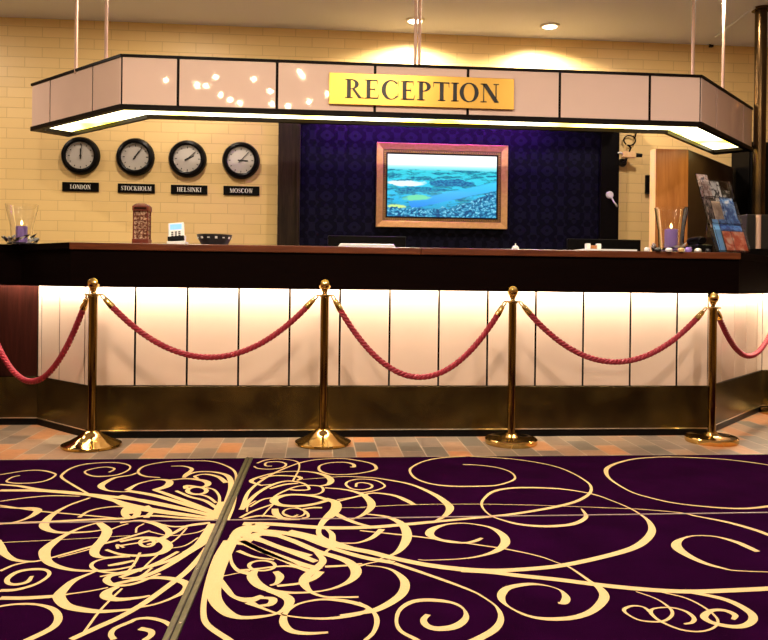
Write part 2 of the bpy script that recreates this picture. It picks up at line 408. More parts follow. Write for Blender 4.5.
# purple light tube under the head board
xs, xe = at(318,140,Y=YB).x, at(545,140,Y=YB).x
p = thing('light_fitting', 'purple light tube under the head board above the television', 'light', ((xs+xe)/2, YB-.32, ZN-.05))
bm = nb(); box(bm, xs-.05, xe+.05, YB-.35, YB-.29, ZN-.018, ZN); mk('housing', bm, 'black', p)
bm = nb(); tube(bm, [(xs, YB-.32, ZN-.03), (xe, YB-.32, ZN-.03)], .012, 10); mk('tube', bm, 'purple_led', p, True)

# ------------------------------------------------------------------ reception counter
YP = 4.96; PL, PR = at(88,386,Y=YP).x, at(708,384,Y=YP).x
front = [(-5.0, YP+.47), (PL-.47, YP+.47), (PL, YP), (PR, YP), (PR+.94, YP+.94), (5.6, YP+.94)]
YFA = 4.875
wl, wr = at(71,243,Y=YFA).x, at(739,254,Y=YFA).x
fpath = [(-5.0, YFA+.46), (wl-.46, YFA+.46), (wl, YFA), (wr, YFA), (wr+.92, YFA+.92), (5.6, YFA+.92)]
ZP0, ZP1 = .333, 1.0
ZF0, ZW0, ZW1 = at(400,290.4,Y=YFA).z, at(400,254.3,Y=YFA).z, at(400,247.3,Y=YFA-.015).z
desk = thing('reception_counter', 'long dark reception counter with glowing cream front panels', 'reception desk', ((PL+PR)/2, YP+.3, 0))
bm = nb(); band(bm, offset(front, .0055), offset(front, .20), .05, ZW0); mk('carcass', bm, 'dark', desk)
# panels, each its own piece, with dark joints between
def along(a, b, cuts): return [((a[0]+(b[0]-a[0])*t0, a[1]+(b[1]-a[1])*t0), (a[0]+(b[0]-a[0])*t1, a[1]+(b[1]-a[1])*t1)) for t0, t1 in zip(cuts, cuts[1:])]
def panel_piece(a, b, z0, z1, gap, thick, name, m, parent, inset=0.):
    a, b = Vector(a), Vector(b); t = (b-a).normalized(); q = Vector((-t.y, t.x))
    a2, b2 = a+t*gap+q*inset, b-t*gap+q*inset
    bm = nb(); prism(bm, [a2, b2, b2+q*thick, a2+q*thick], z0, z1); return mk(name, bm, m, parent, bevel=.0015, seg=1)
X0, X1 = at(135,340,Y=YP).x, at(677,340,Y=YP).x
cuts = [PL] + [X0+(X1-X0)*i/11 for i in range(12)] + [PR]
for a, b in zip(cuts, cuts[1:]): panel_piece((a, YP), (b, YP), ZP0, ZP1, .0065, .005, 'front_panel', 'panel', desk)
for a, b in along(front[2], front[1], [0, .075, .56, .93, 1.0]): panel_piece(b, a, ZP0, ZP1, .006, .005, 'front_panel', 'panel', desk)
for a, b in along(front[3], front[4], [0, .22, .44, .67, .89, 1.0]): panel_piece(a, b, ZP0, ZP1, .005, .005, 'front_panel', 'panel', desk)
panel_piece(front[0], front[1], ZP0, ZP1, .004, .005, 'wood_panel', 'redwood', desk)
for a, b in along(front[4], front[5], [0, .5, 1.]): panel_piece(a, b, ZP0, ZP1, .005, .005, 'front_panel', 'panel', desk)
for i in range(5): panel_piece(front[i], front[i+1], .052, ZP0-.006, .0, .005, 'kick_panel', 'kick', desk)
bm = nb(); band(bm, offset(front, -.004), offset(front, .012), .046, .053); mk('trim_strip', bm, 'steel', desk)
bm = nb(); band(bm, offset(front, .004), offset(front, .03), 0, .046); mk('plinth', bm, 'black', desk)
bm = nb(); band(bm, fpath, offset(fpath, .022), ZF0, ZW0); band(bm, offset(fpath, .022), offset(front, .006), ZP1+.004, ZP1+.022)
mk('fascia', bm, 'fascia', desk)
bm = nb(); band(bm, offset([(PL-.75, YP+.47)]+front[1:], -.066), offset([(PL-.75, YP+.47)]+front[1:], -.030), ZP1-.012, ZP1+.004); mk('tube_light', bm, 'led', desk)
# worktop: one long board and a joint line
top = thing('worktop', 'long reddish brown wooden worktop along the reception counter', 'worktop', ((PL+PR)/2, YP+.1, ZW0))
xj = at(421,248,Y=YFA-.015).x
oo, oi = offset(fpath, -.015), offset(front, .62)
oi[3] = (PR-.25, oi[3][1]); oi[4] = (front[4][0]-.12, YP+1.12); oi[5] = (oi[5][0], YP+1.12)
bm = nb(); band(bm, [oo[2], (xj-.0015, oo[2][1])], [oi[2], (xj-.0015, oi[2][1])], ZW0, ZW1); mk('board', bm, 'worktop', top, bevel=.004)
bm = nb(); band(bm, [(xj+.0015, oo[2][1]), oo[3]], [(xj+.0015, oi[2][1]), oi[3]], ZW0, ZW1); mk('board', bm, 'worktop', top, bevel=.004)
bm = nb(); band(bm, oo[:3], oi[:3], ZW0, ZW1); mk('end_board', bm, 'fascia', top, bevel=.004)
bm = nb(); band(bm, oo[3:], oi[3:], ZW0, ZW1); mk('end_board', bm, 'fascia', top, bevel=.004)

# ------------------------------------------------------------------ hanging canopy
YC = 5.2; CL, CR = at(121,81,Y=YC).x, at(701,100,Y=YC).x
cpath = [(CL-.884, YC+.884), (CL, YC), (CR, YC), (CR+.905, YC+.905)]
CZ0 = (at(121,109,Y=YC).z + at(701,126.5,Y=YC).z)/2; CZ1 = (at(121,54,Y=YC).z + at(701,75,Y=YC).z)/2
can = thing('canopy', 'pinkish panelled light canopy hanging above the reception counter', 'canopy', ((CL+CR)/2, YC+.2, CZ0))
bm = nb(); band(bm, offset(cpath,-.008), offset(cpath,.03), CZ0, CZ0+.032); band(bm, offset(cpath,.27), offset(cpath,.30), CZ0, CZ0+.05)
for e in (0, 3):
    o1, i1 = cpath[e], offset(cpath, .30)[e]; q = (Vector(cpath[1])-Vector(cpath[0])).normalized() if e == 0 else -(Vector(cpath[3])-Vector(cpath[2])).normalized()
    d = .10 if e == 0 else .12
    a, b = Vector(o1), Vector(i1); prism(bm, [a, a+q*d, b+q*d, b], CZ0+.001, CZ0+.03)
band(bm, offset(cpath,.0065), offset(cpath,.030), CZ0+.030, CZ0+.066); mk('bottom_rim', bm, 'dark', can)
bm = nb(); band(bm, offset(cpath,-.008), offset(cpath,.02), CZ1-.018, CZ1); mk('top_rim', bm, 'dark', can)
bm = nb(); band(bm, offset(cpath,.0065), offset(cpath,.28), CZ0+.06, CZ1-.02); mk('core', bm, 'dark', can)
xs = [at(px,85,Y=YC).x for px in (178,277,375,468,560,650)]
cc = [CL] + xs + [CR]
for a, b in zip(cc, cc[1:]): panel_piece((a, YC), (b, YC), CZ0+.032, CZ1-.018, .009, .006, 'panel', 'canopy_panel', can)
for a, b in along(cpath[1], cpath[0], [0, .29, .77, 1.]): panel_piece(b, a, CZ0+.032, CZ1-.018, .008, .006, 'panel', 'canopy_panel', can)
for a, b in along(cpath[2], cpath[3], [0, .27, .80, 1.]): panel_piece(a, b, CZ0+.032, CZ1-.018, .008, .006, 'panel', 'canopy_panel', can)
o1, i1 = offset(cpath,.0315), offset(cpath,.268)
for i in range(3):
    bm = nb(); band(bm, o1[i:i+2], i1[i:i+2], CZ0+.026, CZ0+.034); mk('diffuser', bm, 'diffuser', can)
for px, py, Y in ((76,60,5.62), (106,50,5.42), (415.5,40,5.30), (419.5,40,5.42), (693,60,5.33), (723,80,5.62)):
    a = at(px, py, Y=Y); bm = nb(); tube(bm, [(a.x, Y, CZ1-.03), (a.x, Y, ZC-.02)], .011, 12)
    r = mk('rod', bm, 'copper', can, True)
    bm = nb(); lathe(bm, [(0,ZC-.025),(.035,ZC-.02),(.035,ZC-.001),(0,ZC-.001)], (a.x, Y, 0), 20); mk('ceiling_rose', bm, 'copper', r, True)
# RECEPTION plate
a, b = at(329,87,Y=YC-.02), at(514,94,Y=YC-.02)
sx0, sx1, sz0, sz1 = a.x, b.x, 2.187, 2.398
sg = thing('reception_sign', 'gold brass plate reading RECEPTION on the front of the canopy', 'sign', ((sx0+sx1)/2, YC-.012, sz0))
bm = nb(); box(bm, sx0, sx1, YC-.024, YC-.009, sz0, sz1); mk('plate', bm, 'brass_plate', sg, bevel=.002)
lx0, lx1 = at(345,92,Y=YC-.02).x, at(499,92,Y=YC-.02).x
bm = nb(); lettering(bm, 'RECEPTION', lx0, lx1, sz0+.043, sz0+.170, YC-.024, .004); mk('lettering', bm, 'ink', sg)

# ------------------------------------------------------------------ clocks and city plates on the brick wall
def clock(px, py, hour, minute, label):
    c = at(px, py, Y=YB); R = .163
    t = thing('wall_clock', label, 'clock', (c.x, YB, c.z-R), 'row of world clocks')
    ax = (0,-1,0)
    bm = nb(); lathe(bm, [(0,0),(R,0),(R+.001,.02),(R-.010,.045),(R-.030,.052),(R-.044,.046),(R-.048,.022),(R-.048,.012)], (c.x,YB,c.z), 56, ax); mk('rim', bm, 'black', t, True)
    bm = nb(); lathe(bm, [(R-.050,.030),(R-.047,.036),(R-.044,.030)], (c.x,YB,c.z), 56, ax); mk('bezel_ring', bm, 'steel', t, True)
    bm = nb(); lathe(bm, [(0,.012),(R-.046,.012),(R-.046,.018),(0,.018)], (c.x,YB,c.z), 48, ax); mk('face', bm, 'face', t)
    for k in range(12):
        bm = nb(); th = k*PI/6; u = Vector((math.sin(th),0,math.cos(th))); w = Vector((math.cos(th),0,-math.sin(th)))
        L = .012 if k % 3 else .017
        obox(bm, Vector((c.x,YB-.0190,c.z))+u*(R-.064), w, (0,1,0), u, .0035, .001, L/2); mk('hour_marker', bm, 'ink', t)
    def hand(name, th, L, w, y):
        u = Vector((math.sin(th),0,math.cos(th))); s = Vector((math.cos(th),0,-math.sin(th)))
        bm = nb(); obox(bm, Vector((c.x,y,c.z))+u*(L/2-.014), s, (0,1,0), u, w/2, .001, L/2+.014); mk(name, bm, 'ink', t)
    hand('hour_hand', (hour + minute/60)*PI/6, .062, .011, YB-.0225)
    hand('minute_hand', minute*PI/30, .098, .006, YB-.026)
    bm = nb(); lathe(bm, [(0,.029),(.008,.029),(.008,.018),(0,.018)], (c.x,YB,c.z), 16, ax); mk('hub', bm, 'ink', t)
clock(81.2,156, 12,1, 'round black wall clock above the LONDON plate, showing about twelve')
clock(135.8,157.3, 1,6, 'round black wall clock above the STOCKHOLM plate, showing about one')
clock(187.8,159.2, 2,8, 'round black wall clock above the HELSINKI plate, showing about two')
clock(241.2,160.8, 3,7, 'round black wall clock above the MOSCOW plate, showing about three')
def plate(px0, px1, py, text):
    a, b = at(px0,py,Y=YB), at(px1,py,Y=YB); zc = (a.z+b.z)/2
    t = thing('name_plate', 'small black plate lettered %s on the cream brick wall' % text, 'sign', ((a.x+b.x)/2, YB, zc-.04), 'city plates under the clocks')
    bm = nb(); box(bm, a.x, b.x, YB-.012, YB, zc-.040, zc+.040); mk('plate', bm, 'black', t, bevel=.002)
    w = (b.x-a.x); f = {'LONDON': .56, 'STOCKHOLM': .82, 'HELSINKI': .66, 'MOSCOW': .64}[text]; cx = (a.x+b.x)/2
    bm = nb(); lettering(bm, text, cx-w*f/2, cx+w*f/2, zc-.019, zc+.019, YB-.012, .0015, .10); mk('lettering', bm, 'whitetext', t)
plate(62.5,99,187,'LONDON'); plate(118,155,188.5,'STOCKHOLM'); plate(171,207.5,189.8,'HELSINKI'); plate(223.5,259.5,190.8,'MOSCOW')

# ------------------------------------------------------------------ television in a gilded frame
YT = YB-.04
a, b = at(376.5,185,Y=YT-.04), at(507.5,187,Y=YT-.04); za, zb = at(441,228.0,Y=YT-.04).z, at(441,144.0,Y=YT-.04).z
tv = thing('television', 'wall television in a gilded picture frame showing a lake landscape', 'television', ((a.x+b.x)/2, YT, za))
def rect_frame(bm, x0, x1, z0, z1, w, y0, y1, slope=0.):
    o = [(x0,z0),(x1,z0),(x1,z1),(x0,z1)]; i = [(x0+w,z0+w),(x1-w,z0+w),(x1-w,z1-w),(x0+w,z1-w)]
    V = lambda pts, y: [bm.verts.new((p[0],y,p[1])) for p in pts]
    ob, of, inf, ib = V(o,y1), V(o,y0), V(i,y0+slope), V(i,y1)
    for k in range(4):
        j = (k+1) % 4
        for A, B in ((ob,of),(of,inf),(inf,ib),(ib,ob)): bm.faces.new((A[k],A[j],B[j],B[k]))
x0, x1 = a.x, b.x
bm = nb(); rect_frame(bm, x0, x1, za, zb, .058, YT-.05, YT, .012); mk('frame', bm, 'gold', tv, bevel=.003)
bm = nb(); w = .058; rect_frame(bm, x0+w, x1-w, za+w, zb-w, .006, YT-.036, YT); rect_frame(bm, x0+w+.024, x1-w-.024, za+w+.024, zb-w-.024, .004, YT-.034, YT)
def beads(bm, x0, x1, z0, z1, st, y):
    nx = int((x1-x0)/st); nz = int((z1-z0)/st)
    P = [(x0+(x1-x0)*i/nx, z) for i in range(nx+1) for z in (z0, z1)] + [(x, z0+(z1-z0)*i/nz) for i in range(1, nz) for x in (x0, x1)]
    for px, pz in P: obox(bm, (px,y,pz), (1,0,0), (0,1,0), (0,0,1), st*.26, .006, st*.26)
beads(bm, x0+w+.015, x1-w-.015, za+w+.015, zb-w-.015, .016, YT-.034)
mk('beading', bm, 'bead', tv)
bm = nb(); rect_frame(bm, x0+w+.005, x1-w-.005, za+w+.005, zb-w-.005, .021, YT-.030, YT-.002); mk('slip', bm, 'gold', tv)
bm = nb(); rect_frame(bm, x0+w+.026, x1-w-.026, za+w+.026, zb-w-.026, .014, YT-.032, YT-.004); obox(bm, ((x0+x1)/2-.02, YT-.03, za+w+.032), (1,0,0),(0,1,0),(0,0,1), .03, .006, .006); mk('bezel', bm, 'black', tv)
g = w+.040
bm = nb(); box(bm, x0+g, x1-g, YT-.026, YT-.006, za+g, zb-g); mk('screen', bm, 'screen', tv)

# ------------------------------------------------------------------ downlights, with added fill lamps of the same make
def downlight(x, y, label, power, size=.16, spot=None, z=ZC):
    t = thing('downlight', label, 'light', (x, y, z-.03), 'recessed ceiling downlights')
    bm = nb(); lathe(bm, [(.062,-.016),(.082,-.012),(.085,0),(.062,0)], (x,y,z), 28); mk('rim', bm, 'white', t, True)
    bm = nb(); lathe(bm, [(0,-.010),(.062,-.010),(.062,-.004),(0,-.004)], (x,y,z), 28); mk('lamp_face', bm, 'lamp', t, True)
    if spot: light('downlight_beam', 'SPOT', (x,y,z-.03), power, (1,.85,.62), .04, None, spot, .45)
    else: light('fill_glow', 'AREA', (x,y,z-.03), power, (1,.85,.68), size)
    return t
p1, p2 = at(415,20,Z=ZC), at(550,25.5,Z=ZC)
downlight(p1.x, min(p1.y,6.68), 'lit ceiling downlight half behind the middle hanging rods', 170, spot=2.75)
downlight(p2.x, min(p2.y,6.68), 'lit ceiling downlight above the right half of the canopy', 170, spot=2.75)
for x, y, nm in ((-1.3,3.0,'left, in front of the counter'), (.6,3.0,'centre, in front of the counter'), (2.5,3.0,'right, in front of the counter'), (-1.3,-.9,'left, over the near carpet'), (.6,-.9,'centre, over the near carpet'), (2.5,-.9,'right, over the near carpet')):
    downlight(x, y, 'added unseen ceiling fill light on the %s' % nm, 62)  # lamps out of view, added to light carpet and counter
for x, y, nm in ((-3.4,5.6,'far left'), (-1.2,5.75,'left'), (1.0,5.75,'middle'), (3.0,5.6,'right')):
    downlight(x, y, 'added unseen ceiling fill light over the staff side of the counter, %s' % nm, 33)  # unseen lamps added to put more light on the back wall

# chandelier of small bulbs over the lobby, mirrored in the glossy canopy panels
YCH = 2.62
bulbs = [(166,80),(197,85),(206,86),(216,77),(221,95),(230,100),(240,103),(254,79),(270,91),(272,104),(288,106),(300,72),(303,76),(309,102),(327,94)]
pos = []
for k, (px, py) in enumerate(bulbs):
    h = at(px, py, Y=YC); d = Vector((h.x, h.y, h.z-H)); yy = YCH + .12*math.sin(k*2.4)
    s = (YC-yy)/d.y; pos.append(Vector((h.x+d.x*s, yy, h.z+d.z*s)))
cx = sum(p.x for p in pos)/len(pos)
ch = thing('chandelier', 'long lobby chandelier of small bare bulbs, mirrored in the canopy front', 'chandelier', (cx, YCH, ZC-.05))
bm = nb(); tube(bm, [(min(p.x for p in pos)-.05, YCH, ZC-.05), (max(p.x for p in pos)+.05, YCH, ZC-.05)], .012, 8); box(bm, cx-.2, cx+.2, YCH-.04, YCH+.04, ZC-.04, ZC-.001)
mk('bar', bm, 'steel', ch, True)
for q in pos:
    q = Vector((q.x, q.y, min(q.z, ZC-.12)))
    bm = nb(); ball(bm, q, .020, 12, 8); bo = mk('bulb', bm, 'bulb', ch, True)
    bm = nb(); tube(bm, [(q.x,q.y,q.z+.02), (q.x, YCH, ZC-.05)], .003, 6); mk('wire', bm, 'black', bo)

# ------------------------------------------------------------------ stanchions and ropes
def stanchion(px, py, zt, domed, label):
    b = at(px, py, Z=0); x, y = b.x, b.y
    t = thing('stanchion', label, 'stanchion', (x, y, 0), 'brass rope posts before the counter')
    if domed: prof = [(0,0),(.168,0),(.174,.008),(.172,.018),(.160,.024),(.125,.038),(.085,.060),(.055,.080),(.046,.092),(.034,.096),(.034,.10),(0,.10)]
    else: prof = [(0,0),(.158,0),(.163,.008),(.163,.030),(.156,.037),(.06,.042),(.048,.050),(.034,.060),(.034,.066),(0,.066)]
    bm = nb(); lathe(bm, prof, (x,y,0), 56); mk('base', bm, 'brass', t, True)
    r = .0255 if domed else .0245; zn = zt-.115
    bm = nb(); lathe(bm, [(r,.06),(r,zn),(r+.004,zn+.004),(r+.004,zn+.012),(r-.008,zn+.018),(r-.014,zn+.034),(0,zn+.034)], (x,y,0), 32); mk('pole', bm, 'bronze', t, True)
    bm = nb(); lathe(bm, [(.012,zn+.030),(.016,zn+.036),(.022,zn+.046),(.014,zn+.054),(.026,zn+.060),(.018,zn+.066)] + [(.036*math.sin(a_), zt-.036-.036*math.cos(a_)) for a_ in [PI*.2+PI*.8*i/12 for i in range(13)]], (x,y,0), 32)
    mk('finial', bm, 'brass', t, True)
    bm = nb(); tube(bm, [(x+.045*math.cos(a_), y+.045*math.sin(a_), zn+.014) for a_ in [2*PI*i/28 for i in range(28)]], .005, 8, True)
    for a_ in (0, PI/2, PI, 3*PI/2): tube(bm, [(x+.02*math.cos(a_), y+.02*math.sin(a_), zn+.014), (x+.045*math.cos(a_), y+.045*math.sin(a_), zn+.014)], .004, 6)
    mk('hook_ring', bm, 'brass', t, True)
    return Vector((x, y, zn+.012))
def ztop(px, pyb, pyt): b = at(px, pyb, Z=0); return at(px, pyt, Y=b.y).z
S = [stanchion(-26, 424.5, 1.0, False, 'brass rope post at the far left, only its foot showing'),
     stanchion(91.5, 446.5, ztop(91.5,446.5,277.5), True, 'brass post with domed foot before the left corner of the counter'),
     stanchion(323, 444, ztop(323,444,279), True, 'brass post with domed foot, second full post from the left'),
     stanchion(511, 443.5, ztop(511,443.5,285.5), False, 'brass post with flat disc foot, third full post from the left'),
     stanchion(711.5, 441.8, ztop(711.5,441.8,292), False, 'brass post with flat disc foot before the right corner of the counter'),
     stanchion(781, 413.5, .95, False, 'brass rope post at the far right, only its foot showing')]
def rope(A, B, sag, label):
    d = (B-A); d.z = 0; d.normalize()
    a, b = A+d*.047, B-d*.047
    P = lambda t: a.lerp(b, t) - Vector((0,0,sag*4*t*(1-t)))
    L = sum((P((i+1)/60)-P(i/60)).length for i in range(60))
    # even arc length table
    T = [0.]; acc = 0.; tab = [(0.,0.)]
    for i in range(300):
        acc += (P((i+1)/300)-P(i/300)).length; tab.append((acc,(i+1)/300))
    def at_len(s):
        for (s0,t0),(s1,t1) in zip(tab, tab[1:]):
            if s <= s1: return P(t0+(t1-t0)*(s-s0)/(s1-s0))
        return P(1)
    mid = P(.5)
    t = thing('barrier_rope', label, 'rope', (mid.x, mid.y, mid.z-.02), 'red twisted ropes between the brass posts')
    s0, s1 = .085, acc-.085; n = int((s1-s0)/.010); pts = [at_len(s0+(s1-s0)*i/n) for i in range(n+1)]
    bm = nb(); side = Vector((-d.y, d.x, 0))
    for k in range(3):
        q = []
        for i, p in enumerate(pts):
            tg = (pts[min(i+1,n)]-pts[max(i-1,0)]).normalized(); up = side.cross(tg).normalized()
            ang = 2*PI*(i*.010/.080) + k*2*PI/3
            q.append(p + (side*math.cos(ang)+up*math.sin(ang))*.0100)
        tube(bm, q, .0098, 8)
    mk('rope', bm, 'rope', t, True)
    for e in (0, 1):
        f = (lambda s: at_len(s)) if e == 0 else (lambda s: at_len(acc-s))
        bm = nb(); tube(bm, [f(.028), f(.034), f(.09), f(.098)], [.010,.0155,.0205,.0205], 14); cap = mk('end_cap', bm, 'brass', t, True)
        c = f(.014); tg = (f(.028)-f(0)).normalized(); nn = side.cross(tg).normalized()
        bm = nb(); tube(bm, [c + tg*.018*math.cos(x_) + nn*.009*math.sin(x_) for x_ in [2*PI*i/20 for i in range(20)]], .0035, 6, True); mk('hook', bm, 'brass', cap, True)
rope(S[0], S[1], .56, 'red twisted rope hanging from the left corner post out of the picture')
rope(S[1], S[2], .375, 'red twisted rope between the two posts with domed feet')
rope(S[2], S[3], .485, 'red twisted rope hanging lowest, left of the middle flat footed post')
rope(S[3], S[4], .36, 'red twisted rope between the two posts with flat disc feet')
rope(S[4], S[5], .35, 'red twisted rope hanging from the right corner post out of the picture')

# ------------------------------------------------------------------ carpets
Y_EDGE = at(400,457,Z=.008).y; Y_SEAM = at(400,519.8,Z=0).y
pA, pB = at(171,640,Z=0), at(250,458,Z=0)
def xstrip(y): return pA.x + (pB.x-pA.x)*(y-pA.y)/(pB.y-pA.y)
TH, SG, HW = .008, .0055, .021
y0r, x0r, x1r = .75, -4.6, 5.4
def rug_outline(left, far):
    ya, yb = (Y_SEAM+SG, Y_EDGE) if far else (y0r, Y_SEAM-SG)
    if left: return [(x0r,ya),(xstrip(ya)-HW,ya),(xstrip(yb)-HW,yb),(x0r,yb)]
    return [(xstrip(ya)+HW,ya),(x1r,ya),(x1r,yb),(xstrip(yb)+HW,yb)]
rug_bm = {}
for left in (0,1):
    for far in (0,1):
        bm = nb(); prism(bm, rug_outline(left, far), 0, TH); rug_bm[(left,far)] = bm
nstroke = 0
def ribbon(pts, closed=False):
    """pts: photo pixels on the floor with the inlay's width there in millimetres"""
    global nstroke
    nstroke += 1; z = TH + .0012 + .00002*(nstroke % 40)
    P = [Vector((*at(p[0],p[1],Z=TH)[:2], p[2]*.001)) for p in pts]
    k = len(P)
    if not closed: P = [P[0]*2-P[1]] + P + [P[-1]*2-P[-2]]
    else: P = [P[-1]] + P + P[:2]; k += 1
    out = []
    for i in range(1, k):
        p0,p1,p2,p3 = P[i-1],P[i],P[i+1],P[i+2]
        m = max(4, min(14, int((Vector(p2[:2])-Vector(p1[:2])).length/.022)))
        for j in range(m):
            t = j/m
            out.append(.5*((2*p1)+(p2-p0)*t+(2*p0-5*p1+4*p2-p3)*t*t+(3*p1-p0-3*p2+p3)*t**3))
    out.append(P[k])
    E = []
    for i, p in enumerate(out):
        a, b = out[max(i-1,0)], out[min(i+1,len(out)-1)]
        t = Vector((b.x-a.x, b.y-a.y)); t.normalize(); w = max(p.z*(1. if p.z < .014 else .88),.004)/2
        E.append((Vector((p.x-t.y*w, p.y+t.x*w, z)), Vector((p.x+t.y*w, p.y-t.x*w, z))))
    for (a,b),(c,d) in zip(E, E[1:]):
        m = (a+b+c+d)/4
        if m.y > Y_EDGE-.004 or m.y < y0r or m.x < x0r or m.x > x1r: continue
        bm = rug_bm[(1 if m.x < xstrip(m.y) else 0, 1 if m.y > Y_SEAM else 0)]
        q = [bm.verts.new(v) for v in (a,c,d,b)]
        f = bm.faces.new(q); f.material_index = 1
def ell(cx, cy, rx, ry, w): ribbon([(cx+rx*math.cos(2*PI*i/10), cy+ry*math.sin(2*PI*i/10), w) for i in range(10)], True)
